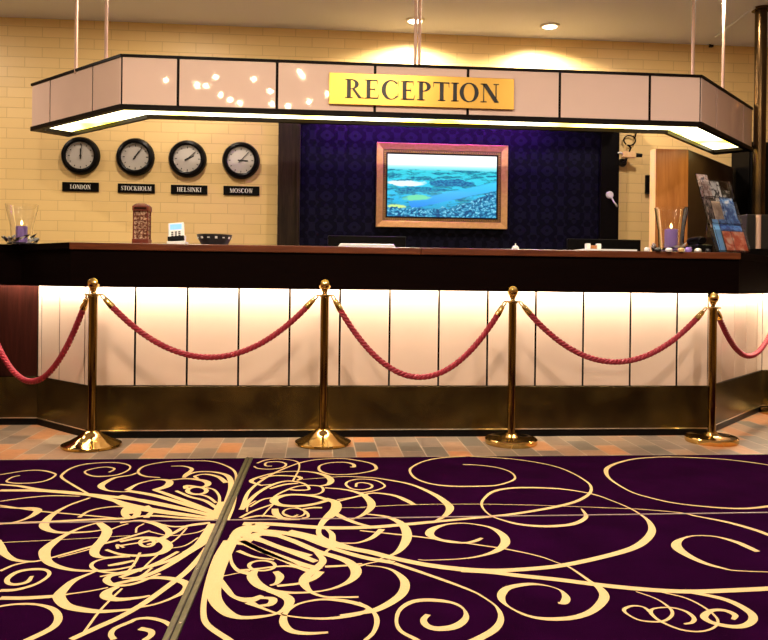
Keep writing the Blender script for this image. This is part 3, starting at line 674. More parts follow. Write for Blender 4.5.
STROKES = [
 [(238,537,80),(245,530,90),(255,527,70),(268,528,40)], [(240,545,60),(250,538,60),(262,534,50),(280,536,40)], [(242,541,30),(262,551,30),(285,561,26),(300,568,20)],
 # far left carpet
 [(0,475,14),(25,471,14),(42,470.7,14),(54,473.5,12),(55,476,10),(47,480.5,14),(34,483,16),(17,483.5,16),(7,482,10),(8.5,479.5,10),(13.5,477,12),(20,475.7,12)],
 [(0,484.7,18),(20,486.4,26),(42,490.3,34),(68,492.3,34),(88,494.9,36),(108,499,36),(130,505,38),(160,511,38),(200,517,35)],
 [(0,490.6,36),(42,491,40),(85,494.5,40),(130,499,38),(160,504,38),(200,513,36),(222,519,34)],
 [(88,494,12),(71,484,14),(62,478,16),(62.5,474.5,14),(71,468.6,14),(85,464.4,16),(108,462.7,16),(122,463.5,14),(130,466.3,10),(128,470.5,10),(118,474.8,14),(105,476.5,18),(93,476.3,16),(85.5,473.5,10),(86,471,10),(95,468.5,14),(106,467.2,14),(114,468.5,12),(113,470.5,12),(109,472.5,14)],
 [(137,473,12),(130,475.5,16),(115,478,22),(103,484,36),(101.5,487.5,34),(108,490.8,16),(120,492,10),(128,492,10)],
 [(0,501.6,14),(25,498.2,14),(51,496,12),(80,496.5,8)],
 [(0,507,14),(17,508.4,18),(32,508.4,30),(38,511,38),(30.5,517,24),(17,522,16),(0,524.5,14)],
 [(0,505.5,10),(38,511.3,12),(68,514,12),(101,517,12),(125,519.5,12)],
 [(90,498,12),(68,506,16),(52.5,515,30),(45,523,42),(45,528,40),(54,532,26),(68,533,22),(90,532,16),(104,530,10)],
 [(0,523.8,24),(42,522.4,26),(85,520.2,26),(130,518.5,26)],
 [(79,517.8,20),(88,511.8,14),(101,508.4,14),(118,506.7,14),(129,508.5,20),(131,514,30)],
 [(98,523,14),(81,528,16),(64,536,26),(49.5,546,42),(44.5,553,46),(49,563,34),(68,569.6,22),(91,571.3,18),(115,570,16),(135,566,12)],
 [(99,523,30),(107,531,44),(103,540,46),(96,548,44),(95,555,34),(105,558,18),(125,556,12)],
 [(104,533,10),(118,527,10),(128,524,12)],
 [(0,543,5),(65,539.8,5),(130,536,5)],
 [(-4,541,40),(0,548,42),(4,553.5,34),(14,560,24),(30,562,16),(44,560,14),(68,553.5,16),(95,546,18),(120,540,20),(150,531,16)],
 [(0,571.5,16),(14,565.5,14),(30,562,10)],
 [(58,558,8),(85,551,8),(100,546,8)],
 [(0,591,24),(17,590,22),(37,584,16),(49,575.5,12),(46,570.5,16),(34,569.6,22),(18.6,572,22),(8.5,578,20),(7.6,583,18),(15,585,20),(27,582.5,20),(32,576.5,12)],
 [(0,598.5,28),(25,598.5,28),(56,596.5,24),(69,594.5,10),(90,591.5,8),(108,588,8)],
 [(-6,608,14),(0,606.8,14),(17,604.6,14),(37,605,14),(52.5,609.4,22),(58.4,618,26),(52.5,628,26),(29,640,26),(15,646,26)],
 [(95,572,10),(74.5,580.6,26),(62.6,591,38),(59,597.5,42),(66,606,38),(81,610,34),(101.5,612,26),(130,610,14),(137,608,14),(154,605,10),(171,599,14),(184,592,26),(187,585,34),(176,580,32),(157,578,24),(140,580,14),(122,583,10)],
 [(122,589,8),(101.5,609.4,8),(83,634,8)],
 [(71,640,24),(101.5,626,26),(120,617.5,26),(145,603,26),(174,582,26),(188,570.5,26),(200,557,22),(206,548,18)],
 [(114,640,20),(111,635,18),(115,629,18),(130,622.5,18),(137,619.5,16),(150,618.7,18),(164,622,18),(172,627,20)],
 [(139.5,629,22),(150.5,631.5,22),(151,636,20),(144,641,20)],
 # tangle on the left of the strip
 [(226,520,36),(232,505,34),(235.5,488,24),(236,475,14),(230,468,12),(213,462,12),(191,461,12),(167,462,12),(145.5,466,12),(138,472,14),(144,476.3,16),(160,478,12)],
 [(222,517,46),(228,502,42),(231.5,487,34),(228,476.5,30),(215,472.5,20),(200,472,18),(190,474,24),(184,477.5,20)],
 [(171,466.5,10),(184,466.5,14),(192,469.5,22),(186,475,28),(184,478,20)],
 [(226,483,30),(218,477,26),(205,474.5,20),(195,476.5,18),(198,479,18)],
 [(127,490.6,34),(138.6,484,16),(157,480,18),(169,481.3,36),(167,486.4,44),(154,490.6,36)],
 [(169,480.5,16),(188,479,22),(204.6,481.3,36),(208,485,34),(201,487.5,22),(187,486,30),(186,489,26)],
 [(206,488,12),(214,490,12),(219,496,12),(219.5,503,14)],
 [(222,516,36),(190,506,36),(155,496,34),(127,491,32)],
 [(222,518,36),(185,510,36),(150,503,34),(120,496,30)],
 [(220,519,30),(170,514,30),(130,508,28),(112,500,20)],
 [(215,513,30),(190,503,30),(166,494,28),(154,490,24)],
 [(218,509,24),(205,501,22),(190,497,20),(176,491,18)],
 [(216,503,16),(208,497,16),(196,494,14)],
 [(214,520,26),(180,518,24),(150,516,22),(120,519,18)],
 [(222,502,40),(216,514,44),(208,520,40)],
 [(131,514,26),(128,508,22),(120,505,16)],
 [(146,518,30),(152,511,22),(147,506,18)],
 [(211,530,30),(206,541,34),(188,553,32),(162,569,28),(137,579,26),(112,585,22)],
 [(209,536,24),(180,556,24),(150,567,22),(120,573,16),(100,577,10)],
 [(213,524,44),(207,533,40),(196,546,28),(184,553,22)],
 [(120,523,16),(140,521,26),(157,524.5,34),(169,533,30),(160,541,18),(147,545,12)],
 [(210,523,26),(188,526,22),(171,534.6,20),(150,541,16),(120,546,14)],
 [(205,524,20),(175,527,16),(150,522,14)],
 [(120,542,22),(142,538,26),(160,540,38),(168,546.5,42),(160,553.5,34),(140,556,24),(120,554.5,18),(106,550,12)],
 [(136,533,8),(137,528,8),(144,524,8)], [(187,528,8),(178,538,8),(168,545,8)],
 [(168,549,7),(185,546,7),(198,538,7)], [(150,532,8),(170,536,8),(196,533,8),(208,528,8)],
 [(130,557,10),(108,558.6,10),(95,562,12),(91.5,567,16),(101,572,14),(125,574,12)],
 [(108,566,16),(120,564,26),(134,561,18)], [(118,549,10),(117,545,10),(124,548,10)],
 [(140,553,10),(135,563,10),(128,572,10)], [(158,555,8),(150,562,8),(140,572,8)],
 [(130,573,18),(112,576,22),(106.5,580.6,28),(115,585.7,22),(135,584,18),(160,574,14)],
 [(118,587,20),(108,592,36),(106.5,597,42),(118,600,30),(140,598,18),(150,596,10)],
 [(120,578,20),(135,572,22),(158,563,20),(178,552,16)],
 [(122,579,10),(140,577,12),(152,568,10)],
 # far right carpet
 [(242,509,26),(250,490.6,18),(270.5,475.4,16),(296,464.4,14),(316,460,12),(341.5,458.8,12),(360,461.2,14),(372,464,18),(376,467.5,20),(374,470.5,18),(360,473.5,14),(345,474.8,14),(330,474.5,16),(320,471,18),(320,466,14),(330,463,14),(345,462.6,18),(353,464.5,22),(354,467,22),(350,467.3,14)],
 [(293,481,10),(299,469,8),(297,462,10),(282,459.3,12),(267,460,14),(257,463.5,12)],
 [(254,466.5,10),(258,468.7,12),(269,469.5,12),(282,468,12),(286,464.4,12),(279,462,12),(267,462.7,12),(265.5,466,12),(272,466.5,12)],
 [(262,486,14),(251,481.3,26),(265,475.5,16),(284,472,14),(308,472,18),(324.6,475.4,32),(331,480.5,38),(328,484.7,26),(319.5,486.4,14)],
 [(262,485.5,14),(274,484.7,12)],
 [(260,479,20),(274,476,20),(296,476.7,24),(301,478.8,24),(297,480.8,14)],
 [(241,510,28),(257,494,22),(274,484.5,22),(289,481.3,20),(304,484,16),(309,489.5,16),(299,490.6,20),(290,490,16)],
 [(270,489,16),(284,485,22),(298,483.5,20)],
 [(272,499,16),(281,493,14),(299,486.4,14),(319.5,486.4,16),(323,491.5,12),(314.5,495,12),(296,495,12)],
 [(333,502,30),(314,496.5,30),(291,495,28),(277,498,40),(274,501.6,44),(281,505.5,36),(299,506.5,34),(316,504,30),(330,500,30)],
 [(325,499,34),(335,502.5,46),(336,509,54),(330,516,52),(324,521,34),(319,529.5,24),(320,536,24),(330,542,26)],
 [(326,529,14),(332,534.6,26),(332,543,32)],
 [(335,514,34),(345,519,30),(358,524,26),(370,527,22)],
 [(325,488,16),(345,489.8,18),(361,494,30),(370,501,42),(371,507.5,38),(363,515,22),(352,519.6,12)],
 [(335,502.5,14),(358,496.5,16),(374,493.2,18),(394,495.7,24),(406,500.5,32),(414,505,26)],
 [(337,500,10),(350,498,10),(368,495,12)],
 [(358,493.5,12),(372,491.5,12),(383,488,10),(384,484.7,10),(375,480.5,12),(360,479.3,12),(349,481.3,12),(346,485,12),(352,489,14),(362,490,14),(371,488,12),(371.5,485,12),(364,483,12),(357,483.5,12),(356,487,12)],
 [(303,479.6,6),(325,478,8),(345,476.7,10),(370,477.8,14),(385,479.6,16),(411,484.7,20),(433,494,30),(446,503,40),(450,509,40),(445,516,26),(436,521,14)],
 [(275,509,32),(276,514,36),(283,519,32),(300,519.5,20)],
 [(296,507.5,12),(306,512,12),(308,517,12),(302,518.5,10)], [(283,514,10),(292,517,12),(298,515,10)],
 [(240,518,16),(254,511,16),(274,504,14)], [(262,517,8),(268,510,8),(274,504,8)], [(250,507,10),(262,500,14),(272,498,14)],
 [(243,519,20),(262,516,20),(290,519,18)], [(247,512,8),(248,506,8),(256,501,8)],
 [(300,510,14),(312,508,22),(322,508,20)], [(338,508,5),(365,508,5)],
 # main stems to the right
 [(243,524,46),(274,524.5,46),(325,528,44),(370,527.5,40),(402,525,38),(445,521,30),(490,516.8,24),(519,513.5,26),(558,506.6,26),(580,500,22),(591,491,16),(585.5,481,10),(558,467.5,10),(519,460,12),(480,457,12),(461.5,456.8,12),(440,458.2,14),(424,461.5,14),(412.5,467,14),(410,472,12),(416,478.8,14),(431,484,16),(451,486.4,18),(480,486.5,18),(497,485.5,16),(512,481,14),(515,477,10),(510,472,10),(498,468,12),(480,465.5,14),(463,464.7,18)],
 [(244,530,46),(282,533,44),(311,539,44),(341.5,547,42),(370,552.5,42),(394,558.6,38),(428,565.4,40),(461.5,569.6,44),(490,571,40),(519,570,36),(558,566.4,34),(597,558.6,34),(630,549.5,36),(645,541,38),(652,531,34),(649,522,22),(641.5,515.5,12),(630,508.6,8),(612,501,8),(591,494,12),(558,489,20),(519,488,24),(495.6,491,22),(484,499,14),(482,506.6,10),(490,515.4,8),(503,520.5,14),(519,524.5,24),(540,526.5,28),(558,526.2,30),(575,523.8,28),(586,517.4,22),(583,511,10),(581,509,5)],
 [(461,571,30),(490,572.5,34),(519,576,36),(558,580,36),(597,585,36),(630,588.5,36),(667,591.3,36),(696,592,36),(725,591,36),(768,589,36),(790,587,36)],
 [(680,592,16),(696,593.7,22),(727,600.5,28),(749,612,30),(753,620,28),(745,626,26),(731,627,26),(712,623,24),(704,617,26),(712,611,20),(725,611,22),(735,615.5,22),(733,620,10)],
 [(659,592,7),(686,598.6,8),(706,609,8),(717.6,620,8),(714,628,8),(700,632,8),(680.5,630,9),(661,622,10),(652,615,12),(650,610,14)],
 [(636,592,6),(657,599.6,6),(671,610,10),(671,617,10),(661,622,10),(641,621,8),(628,615,8),(624,610,12),(632,606.4,10),(643,607.4,8),(651,613,14)],
 [(650,613,14),(654,609,8),(671,608,8),(686,612,12),(694,618.5,14),(692,623,12),(684,624.5,8)],
 [(790,470,12),(768,465.2,12),(735,460.7,14),(706,458.4,16),(667,457.2,16),(637.5,458.8,18),(620,462.5,22),(609,467,26),(606,472,26),(611,480,14),(630,491.6,10),(650,498,12),(676.6,503.7,14),(715.6,507.8,18),(745,508.8,22),(768,506.6,24),(790,503,24)],
 [(360,507.5,5),(414,505,6),(478,504.5,6),(539,505.7,6),(618,508.6,7),(647,510,8),(682,513.3,8),(696,516.4,16),(725,522,24),(751,529,28),(768,535,28),(790,544,28)],
 [(775,572.5,6),(768,572.4,6),(735,571,8),(722,568.4,16),(706,564,26),(690,557,34),(678,549,46),(677,543,36),(684,538.4,14),(696,536,8),(715.6,537,14),(735,542,28),(747,547,32),(757.6,552,26)],
 [(418,560,6),(428,560.6,6),(461.5,559.2,8),(482,556,14),(497,551,30),(505,544,40),(504,537,38),(497,531,28),(490,527.8,18),(480,525.5,12),(465,523.6,10),(448,524.5,14),(434,528.7,34),(429.5,533.8,40),(434,538,32),(448,542,22),(465,543.2,18),(475,541.4,22),(482,538.4,16)],
 [(360,531,10),(411,536.3,12),(455,542,10),(490,547,10),(509,550,10),(539,556.6,8),(558,563.4,5),(570,568,8),(589,581,14),(601,590,30),(604,599,36),(593,611,30),(574,618,28),(548,619.5,24),(527,616,14),(509,607.4,8),(502,600.5,24),(502,594,32),(509,588,30),(529,584.5,24),(546,586,8),(560,590.5,8),(566,597.6,28),(564,603,30),(558,603.5,10)],
 [(394,563.7,24),(419,572,20),(453,584,16),(472,591.5,10),(480,595.5,8),(495.6,606.4,8),(501,618,20),(495.6,629,28),(480,638.6,30),(465,645,30)],
 [(425,646,20),(416,640,18),(400.6,631.4,14),(396.4,621,10),(400.6,609.4,16),(414,601.8,24),(433,600.6,26),(453,603.5,16),(464,610,8),(465.5,619,24),(455,627,34),(438,629.3,32),(427,626.3,26),(423.5,620.4,22),(428,615,20)],
 [(340,616,14),(360,613.5,22),(377,610,30),(395.5,600,34),(404,590.8,36),(404,580.6,32),(394,571.5,16),(382,567.5,8),(366,566,6)],
 [(358,603,14),(372,611,14),(377,621,18),(373.5,633,14),(365,641,12)],
 [(358.5,597.5,14),(340,597.8,14),(324.6,597.3,12),(311,592.5,18),(304,584,36),(306,577,38),(316,569,38),(323,561,30),(317,553,24)],
 [(328,633,12),(308,634,20),(291,631.4,26),(283.5,623,28),(286,612.8,18),(299,604.3,10),(321,600,14),(341.5,601,24),(358.5,604.6,24),(368.6,609.4,18),(358.5,614.5,22),(333,618.7,18),(308,618.7,10),(282,615.3,8),(262,608.5,14),(248.5,602.6,34)],
 [(316,552,34),(333,556.5,36),(348,562,40),(356,570.5,44),(353,579,32),(340,586.5,16),(321,591.6,10),(296,593.3,18),(274,591.6,28),(259,585.7,40),(252,577,40),(255,571,26)],
 [(275.5,572,24),(280,577,32),(277,583.5,20),(270,586,10)], [(277,586.5,20),(299,584,18),(313,579,28),(321,572,30)],
 [(240,571,20),(260,569,14),(277,567,14),(294,567,20),(311,572,32)],
 [(245,599.4,18),(265,598.4,18),(273,600,30),(270,605,26),(258,606.5,12)],
 [(268,591,26),(279,594,38),(289,600,38),(287,607.7,28),(275.5,614.5,14),(257,617.6,22),(240,618,26),(228,614,40),(218,605,46),(214,595,50),(216,580,50),(221,565,50),(229,548,50),(238,532,46)],
 [(234,644,24),(228,640,24),(208,626,22),(203.5,614.5,20),(205,596,20),(211,574,26),(218,557,34),(228,541,40)],
 [(220,580.6,26),(228,591,24),(235,597.5,20),(250,600.5,40),(262,596,20)],
 [(230,553.5,10),(232,563.7,12),(238.5,571,20),(250,574,30)], [(220,577,6),(235,574,6),(250,571,6)],
 [(236,538,40),(255,548,40),(274,555,40),(299,563.7,36),(320,569.6,34)],
 [(238,551,22),(253.5,557,16),(274,560,12)], [(246,534,34),(270,544,34),(291,552,34),(316,562,30)],
 [(254,528,30),(290,540,34),(316,551,34),(335,557,26)], [(300,536,30),(325,546,30),(350,554,32),(370,559,34),(394,563,34)],
 [(244,537,28),(260,541,26),(282,548,26),(311,556,22)], [(290,531,26),(320,538,26),(352,548,22)],
 [(323,543,12),(345,543.4,10),(358,543,12),(372,538,24),(382,529.5,30)],
 [(367,514.3,14),(388,517.4,26),(402,524.5,40),(407,534.6,44),(404,545,38),(395,554,20),(380,559,8)],
 [(335,557,12),(326,552,12),(340,545,12)], [(357,567,14),(372,563,8),(390,560,6)],
 [(325,567,20),(345,566,18),(362,564,10)], [(254,524,14),(250,530,14),(246,538,20)],
]
for s in STROKES: ribbon(s)
ell(197,491,9.5,3.6,24); ell(131,512.5,6.5,5.5,34); ell(262,566,13,5,15); ell(147,543,7,4,16); ell(294,513,11,4.5,10)
for (left, far), lab in {(1,1): 'dark purple swirl carpet, far left piece between paving and seam', (1,0): 'dark purple swirl carpet, near left piece beside the metal strip',
                         (0,1): 'dark purple swirl carpet, far right piece between paving and seam', (0,0): 'dark purple swirl carpet, near right piece with the boldest scrolls'}.items():
    bm = rug_bm[(left,far)]
    xs = [v.co for v in bm.verts]; lo = Vector([min(p[i] for p in xs) for i in range(3)]); hi = Vector([max(p[i] for p in xs) for i in range(3)])
    org = Vector(((lo.x+hi.x)/2,(lo.y+hi.y)/2,0)); bmesh.ops.translate(bm, verts=bm.verts, vec=-org)
    for f in bm.faces:
        f.normal_update()
        if f.material_index == 1 and f.normal.z < 0: f.normal_flip()
    me = bpy.data.meshes.new('carpet'); bm.to_mesh(me); bm.free()
    me.materials.append(M['carpet']); me.materials.append(M['swirl'])
    o = bpy.data.objects.new('carpet', me); C.objects.link(o); o.location = org
    tag(o, lab, 'carpet', 'purple swirl carpet pieces')
# olive metal strip between the carpets
st = thing('floor_strip', 'worn olive metal strip lying between the left and right carpets', 'floor strip', (xstrip(2.6), 2.6, 0))
bm = nb()
for s, e in ((-HW+.001, -.0025), (.0025, HW-.001)):
    prism(bm, [(xstrip(y0r)+s,y0r),(xstrip(y0r)+e,y0r),(xstrip(Y_EDGE)+e,Y_EDGE),(xstrip(Y_EDGE)+s,Y_EDGE)], 0, TH+.005)
mk('rails', bm, 'transition', st, bevel=.002)
bm = nb(); prism(bm, [(xstrip(y0r)-.0025,y0r),(xstrip(y0r)+.0025,y0r),(xstrip(Y_EDGE)+.0025,Y_EDGE),(xstrip(Y_EDGE)-.0025,Y_EDGE)], 0, TH+.003); mk('groove', bm, 'black', st)
for k in range(9):
    bm = nb(); yy = 1.0+k*.42; lathe(bm, [(0,TH+.0045),(.0045,TH+.0045),(.0045,TH+.0058),(0,TH+.0062)], (xstrip(yy)+(.011 if k % 2 else -.011), yy, 0), 10); mk('screw', bm, 'steel', st)

# thin pale joint strips between the near and far carpets
M['seam'] = mat('pale joint strip', (.30,.20,.17), .5)
for xa_, xb2, lab in ((x0r, xstrip(Y_SEAM)-HW-.001, 'thin pale joint strip between the two left carpet pieces'), (xstrip(Y_SEAM)+HW+.001, x1r, 'thin pale joint strip between the two right carpet pieces')):
    bm = nb(); box(bm, xa_, xb2, Y_SEAM-SG+.0008, Y_SEAM+SG-.0008, 0, TH+.0022); tag(mk('joint_strip', bm, 'seam'), lab, 'joint strip', 'pale joint strips across the carpets')
# ------------------------------------------------------------------ things on the worktop
ZT = ZW1
def on(px, Y): p = at(px, 243, Y=Y); return Vector((p.x, Y, ZT))
def px_m(Y): return Y/F
# candle vases
def vase(px, Y, rb, rt, h, label, clabel, glabel, candle_r, candle_h):
    c = on(px, Y)
    t = thing('glass_vase', label, 'vase', c)
    wall = .004
    prof = [(0,0),(rb,0),(rb*1.01,.01),(rb+(rt-rb)*.25,h*.5),(rt*.95,h*.88),(rt,h),(rt-wall,h),(rt*.95-wall,h*.88),(rb+(rt-rb)*.25-wall,h*.5),(rb-wall,.012),(0,.010)]
    bm = nb(); lathe(bm, prof, c, 40); mk('bowl', bm, 'glass', t, True)
    k = thing('candle', clabel, 'candle', c+Vector((0,0,.0105)))
    bm = nb(); lathe(bm, [(0,.0105),(candle_r,.0105),(candle_r*1.01,.02),(candle_r,candle_h),(candle_r*.8,candle_h+.003),(candle_r*.5,candle_h-.004),(0,candle_h-.005)], c, 28); mk('wax', bm, 'violet', k, True)
    bm = nb(); tube(bm, [c+Vector((0,0,candle_h-.006)), c+Vector((.001,0,candle_h+.012))], .0015, 6); mk('wick', bm, 'black', k)
    bm = nb(); lathe(bm, [(0,candle_h+.008),(.006,candle_h+.014),(.008,candle_h+.020),(.005,candle_h+.032),(0,candle_h+.044)], c, 14); mk('flame', bm, 'flame', k, True)
    # leafy garland lying round the foot
    bmS, bmD = nb(), nb()
    for i in range(26):
        a_ = 2*PI*i/26; rr = rb+.025+random.uniform(0,.02); p = c + Vector((rr*math.cos(a_), rr*math.sin(a_), .018+random.uniform(0,.036)))
        u = Vector((math.cos(a_+.9),math.sin(a_+.9),random.uniform(-.1,.9))).normalized(); s = u.cross(Vector((0,0,1))).normalized(); w = s.cross(u)
        b_ = bmS if i % 2 else bmD
        v = [b_.verts.new(p + u*x_ + s*y_ + w*z_) for x_, y_, z_ in ((-.028,0,0),(0,.014,.004),(.032,0,0),(0,-.014,.004),(0,0,-.012))]
        for f in ((0,1,4),(1,2,4),(2,3,4),(3,0,4),(0,3,1),(1,3,2)): b_.faces.new([v[q] for q in f])
    tube(bmD, [c+Vector(((rb+.022)*math.cos(2*PI*i/30),(rb+.022)*math.sin(2*PI*i/30),.005)) for i in range(30)], .005, 6, True)
    g = thing('garland', glabel, 'garland', c)
    mk('leaves', bmS, 'leafsilver', g).__setitem__('label', 'silver leaves'); mk('stem', bmD, 'leafdark', g).__setitem__('label', 'dark stem and leaves')
    return c
Y1 = 5.15
vase(21.5, Y1+.15, .062, .102, .262, 'flared clear glass vase at the left end of the worktop', 'violet candle inside the left glass vase', 'silver leaf garland round the left glass vase', .036, .118)
vase(671, 5.05, .078, .110, .305, 'wide clear glass vase near the right end of the worktop', 'violet candle inside the right glass vase', 'silver leaf garland round the right glass vase', .042, .158)
for px, Y, r, h, m_, lab in ((647,4.95,.020,.030,'white','small white glass pebble left of the right vase'), (658,4.86,.022,.024,'greypart','small grey glass pebble in front of the right vase'),
        (669,4.85,.023,.024,'paper','small pale glass pebble in front of the right candle'), (681,4.86,.021,.026,'oak_edge','small amber glass pebble right of the right candle'),
        (688.5,4.88,.022,.032,'violet','small violet glass pebble right of the right vase'), (698,4.90,.024,.026,'leafsilver','small silver glass pebble beside the leaflet stand'), (708,4.92,.016,.026,'leafdark','small black glass pebble at the leaflet stand')):
    c = on(px, Y); bm = nb(); lathe(bm, [(0,0),(r*.8,0),(r,h*.35),(r*.9,h*.75),(r*.5,h),(0,h)], c, 18); tag(mk('glass_pebble', bm, m_, None, True), lab, 'ornament', 'glass pebbles round the right vase')

# telephone box ornament
c = on(141.8, 5.05); hw = 15.6*px_m(5.05)/2; hh = 40.5*px_m(5.05)
t = thing('telephone_box_ornament', 'little dark red telephone box model on the worktop', 'ornament', c)
bm = nb(); w_ = hw*.92
box(bm, c.x-hw, c.x+hw, c.y-hw, c.y+hw, ZT, ZT+hh*.13); mk('plinth', bm, 'boxred', t, bevel=.003)
bm = nb()
for sx in (-1,1):
    for sy in (-1,1): box(bm, c.x+sx*w_-.008*(sx>0), c.x+sx*w_+.008*(sx<0), c.y+sy*w_-.008*(sy>0), c.y+sy*w_+.008*(sy<0), ZT+hh*.13, ZT+hh*.82)
mk('corner_posts', bm, 'boxred', t)
bm = nb(); box(bm, c.x-w_+.006, c.x+w_-.006, c.y-w_+.006, c.y+w_-.006, ZT+hh*.13, ZT+hh*.80); mk('panes', bm, 'boxpane', t)
bm = nb()
for k in range(1,6):
    z = ZT+hh*(.13+.67*k/6); box(bm, c.x-w_, c.x+w_, c.y-w_+.003, c.y+w_-.003, z-.0018, z+.0018)
for k in (1,2):
    x_ = c.x-w_+2*w_*k/3; box(bm, x_-.0015, x_+.0015, c.y-w_+.003, c.y+w_-.003, ZT+hh*.13, ZT+hh*.80)
mk('glazing_bars', bm, 'boxred', t)
bm = nb(); box(bm, c.x-hw, c.x+hw, c.y-hw, c.y+hw, ZT+hh*.80, ZT+hh*.92)
prof = [(hw*1.30,hh*.92),(hw*1.22,hh*.945),(hw*.95,hh*.975),(hw*.5,hh*.995),(0,hh)]
ring = lambda r, z: [bm.verts.new((c.x+sx*r*.70,c.y+sy*r*.70,ZT+z)) for sx, sy in ((-1,-1),(1,-1),(1,1),(-1,1))]
rs = [ring(r, z) for r, z in prof[:-1]]
for A, B in zip(rs, rs[1:]):
    for i in range(4): bm.faces.new((A[i],A[(i+1)%4],B[(i+1)%4],B[i]))
bm.faces.new(rs[-1]); bm.faces.new(rs[0][::-1])
mk('roof', bm, 'boxred', t, bevel=.002)
bm = nb(); box(bm, c.x-hw*.75, c.x+hw*.75, c.y-hw-.002, c.y-hw, ZT+hh*.835, ZT+hh*.885); mk('sign_band', bm, 'redwood', t)

# card reader on its cradle
c = on(177.5, 5.0); k = px_m(5.0)
t = thing('card_reader', 'small white card reader with blue display on the worktop', 'card reader', c)
bm = nb(); v = box(bm, c.x-9*k, c.x+9*k, c.y-.05, c.y+.06, ZT, ZT+.020)
box(bm, c.x-8.2*k, c.x+7*k, c.y-.01, c.y+.05, ZT+.02, ZT+.062); mk('cradle', bm, 'white', t, bevel=.004)
tilt = .5; u = Vector((-.10, math.sin(tilt), math.cos(tilt))).normalized(); r_ = Vector((1,0,.1)).normalized(); nrm = u.cross(r_).normalized()
if nrm.y > 0: nrm = -nrm
cc_ = Vector((c.x-1.0*k, c.y-.008, ZT+.082))
bm = nb(); obox(bm, cc_, r_, nrm, u, 7.6*k, .014, .062); hs = mk('handset', bm, 'white', t, bevel=.006)
bm = nb(); obox(bm, cc_+u*.028+nrm*.0145, r_, nrm, u, 5.6*k, .001, .020); mk('display', bm, 'bluescreen', hs)
bm = nb()
for i in range(3):
    for j in range(3): obox(bm, cc_-u*(.012+.014*j)+nrm*.0145+r_*(.022*(i-1)), r_, nrm, u, .007, .002, .0045)
mk('keypad', bm, 'greypart', hs)
bm = nb(); obox(bm, cc_-u*.056+nrm*.010, r_, nrm, u, 7.8*k, .010, .012); mk('card_slot', bm, 'black', hs)

# patterned bowl with white rim scraps
c = on(214.5, 4.98); k = px_m(4.98)
t = thing('bowl', 'low black patterned dish on the worktop beside the card reader', 'bowl', c)
bm = nb()
R0, R1, hB = 12.5*k, 17.3*k, 10.2*k
prof = [(0,0),(R0,0),(R0+(R1-R0)*.6,hB*.5),(R1,hB),(R1-.006,hB),(R0+(R1-R0)*.6-.006,hB*.5),(R0-.004,.008),(0,.008)]
lathe(bm, prof, c, 28)
mk('dish', bm, 'leafdark', t, True)
bm = nb()
for i in range(14):
    a_ = 2*PI*i/14; rr = R0+(R1-R0)*.78+.002; p = Vector((c.x+rr*math.cos(a_), c.y+rr*math.sin(a_), ZT+hB*.68)); d = Vector((math.cos(a_),math.sin(a_),-.35)).normalized(); s = Vector((-math.sin(a_),math.cos(a_),0))
    obox(bm, p, s, d, s.cross(d), .0075, .002, .0065 if i % 2 else .003)
mk('painted_marks', bm, 'white', t)
for i, (dx, rz, lab) in enumerate(((-.02,.3,'small white paper note lying in the black dish'), (.035,-.2,'second white paper note in the black dish, further right'))):
    bm = nb(); ux = Vector((math.cos(rz),math.sin(rz),.06)).normalized(); uy = Vector((-math.sin(rz),math.cos(rz),0)); obox(bm, c+Vector((dx,0,hB*.80+.004*i)), ux, uy, ux.cross(uy), .036, .022, .0012)
    tag(mk('paper_note', bm, 'paper'), lab, 'note', 'notes in the black dish')

# sugar bowl / white bell
c = on(515.5, 4.98)
t = thing('counter_bell', 'tiny silver white service bell on the worktop under the television', 'bell', c)
bm = nb(); lathe(bm, [(0,0),(.027,0),(.028,.004),(.020,.006),(0,.006)], c, 24); mk('base', bm, 'greypart', t, True)
bm = nb(); lathe(bm, [(.024,.006),(.024,.009),(.021,.020),(.012,.028),(0,.030)], c, 24); mk('dome', bm, 'white', t, True)
bm = nb(); lathe(bm, [(.003,.030),(.003,.036),(.005,.038),(.004,.042),(0,.043)], c, 12); mk('button', bm, 'white', t, True)

# monitors standing on the low staff desk behind the counter
def monitor(px0, px1, py, Y, label, laptop=False):
    a, b = at(px0, py, Y=Y), at(px1, py, Y=Y); z1 = (a.z+b.z)/2
    t = thing('monitor', label, 'monitor', ((a.x+b.x)/2, Y, .74))
    bm = nb(); box(bm, a.x, b.x, Y, Y+.035, z1-.36, z1); mk('casing', bm, 'black', t, bevel=.006)
    bm = nb(); box(bm, a.x+.015, b.x-.015, Y+.035, Y+.037, z1-.34, z1-.015); mk('screen', bm, 'leafdark', t)
    cx_ = (a.x+b.x)/2; bm = nb(); box(bm, cx_-.03, cx_+.03, Y-.03, Y, .75, z1-.15); mk('stand', bm, 'black', t)
    bm = nb(); box(bm, cx_-.12, cx_+.12, Y-.12, Y+.08, .74, .752); mk('foot', bm, 'black', t)
monitor(328, 406, 236, 5.75, 'black monitor behind the counter, below and left of the television')
monitor(568, 641, 239.2, 5.75, 'black monitor behind the counter in front of the right post')
# staff desk carrying them
t = thing('staff_desk', 'dark low staff desk hidden behind the reception counter', 'desk', (.9, 5.75, 0))
bm = nb(); box(bm, -1.2, 2.5, 5.60, 6.02, .70, .74); mk('desk_top', bm, 'walnut', t)
for x_ in (-1.18, .65, 2.44):
    bm = nb(); box(bm, x_, x_+.04, 5.60, 6.00, 0, .70); mk('support', bm, 'walnut', t)
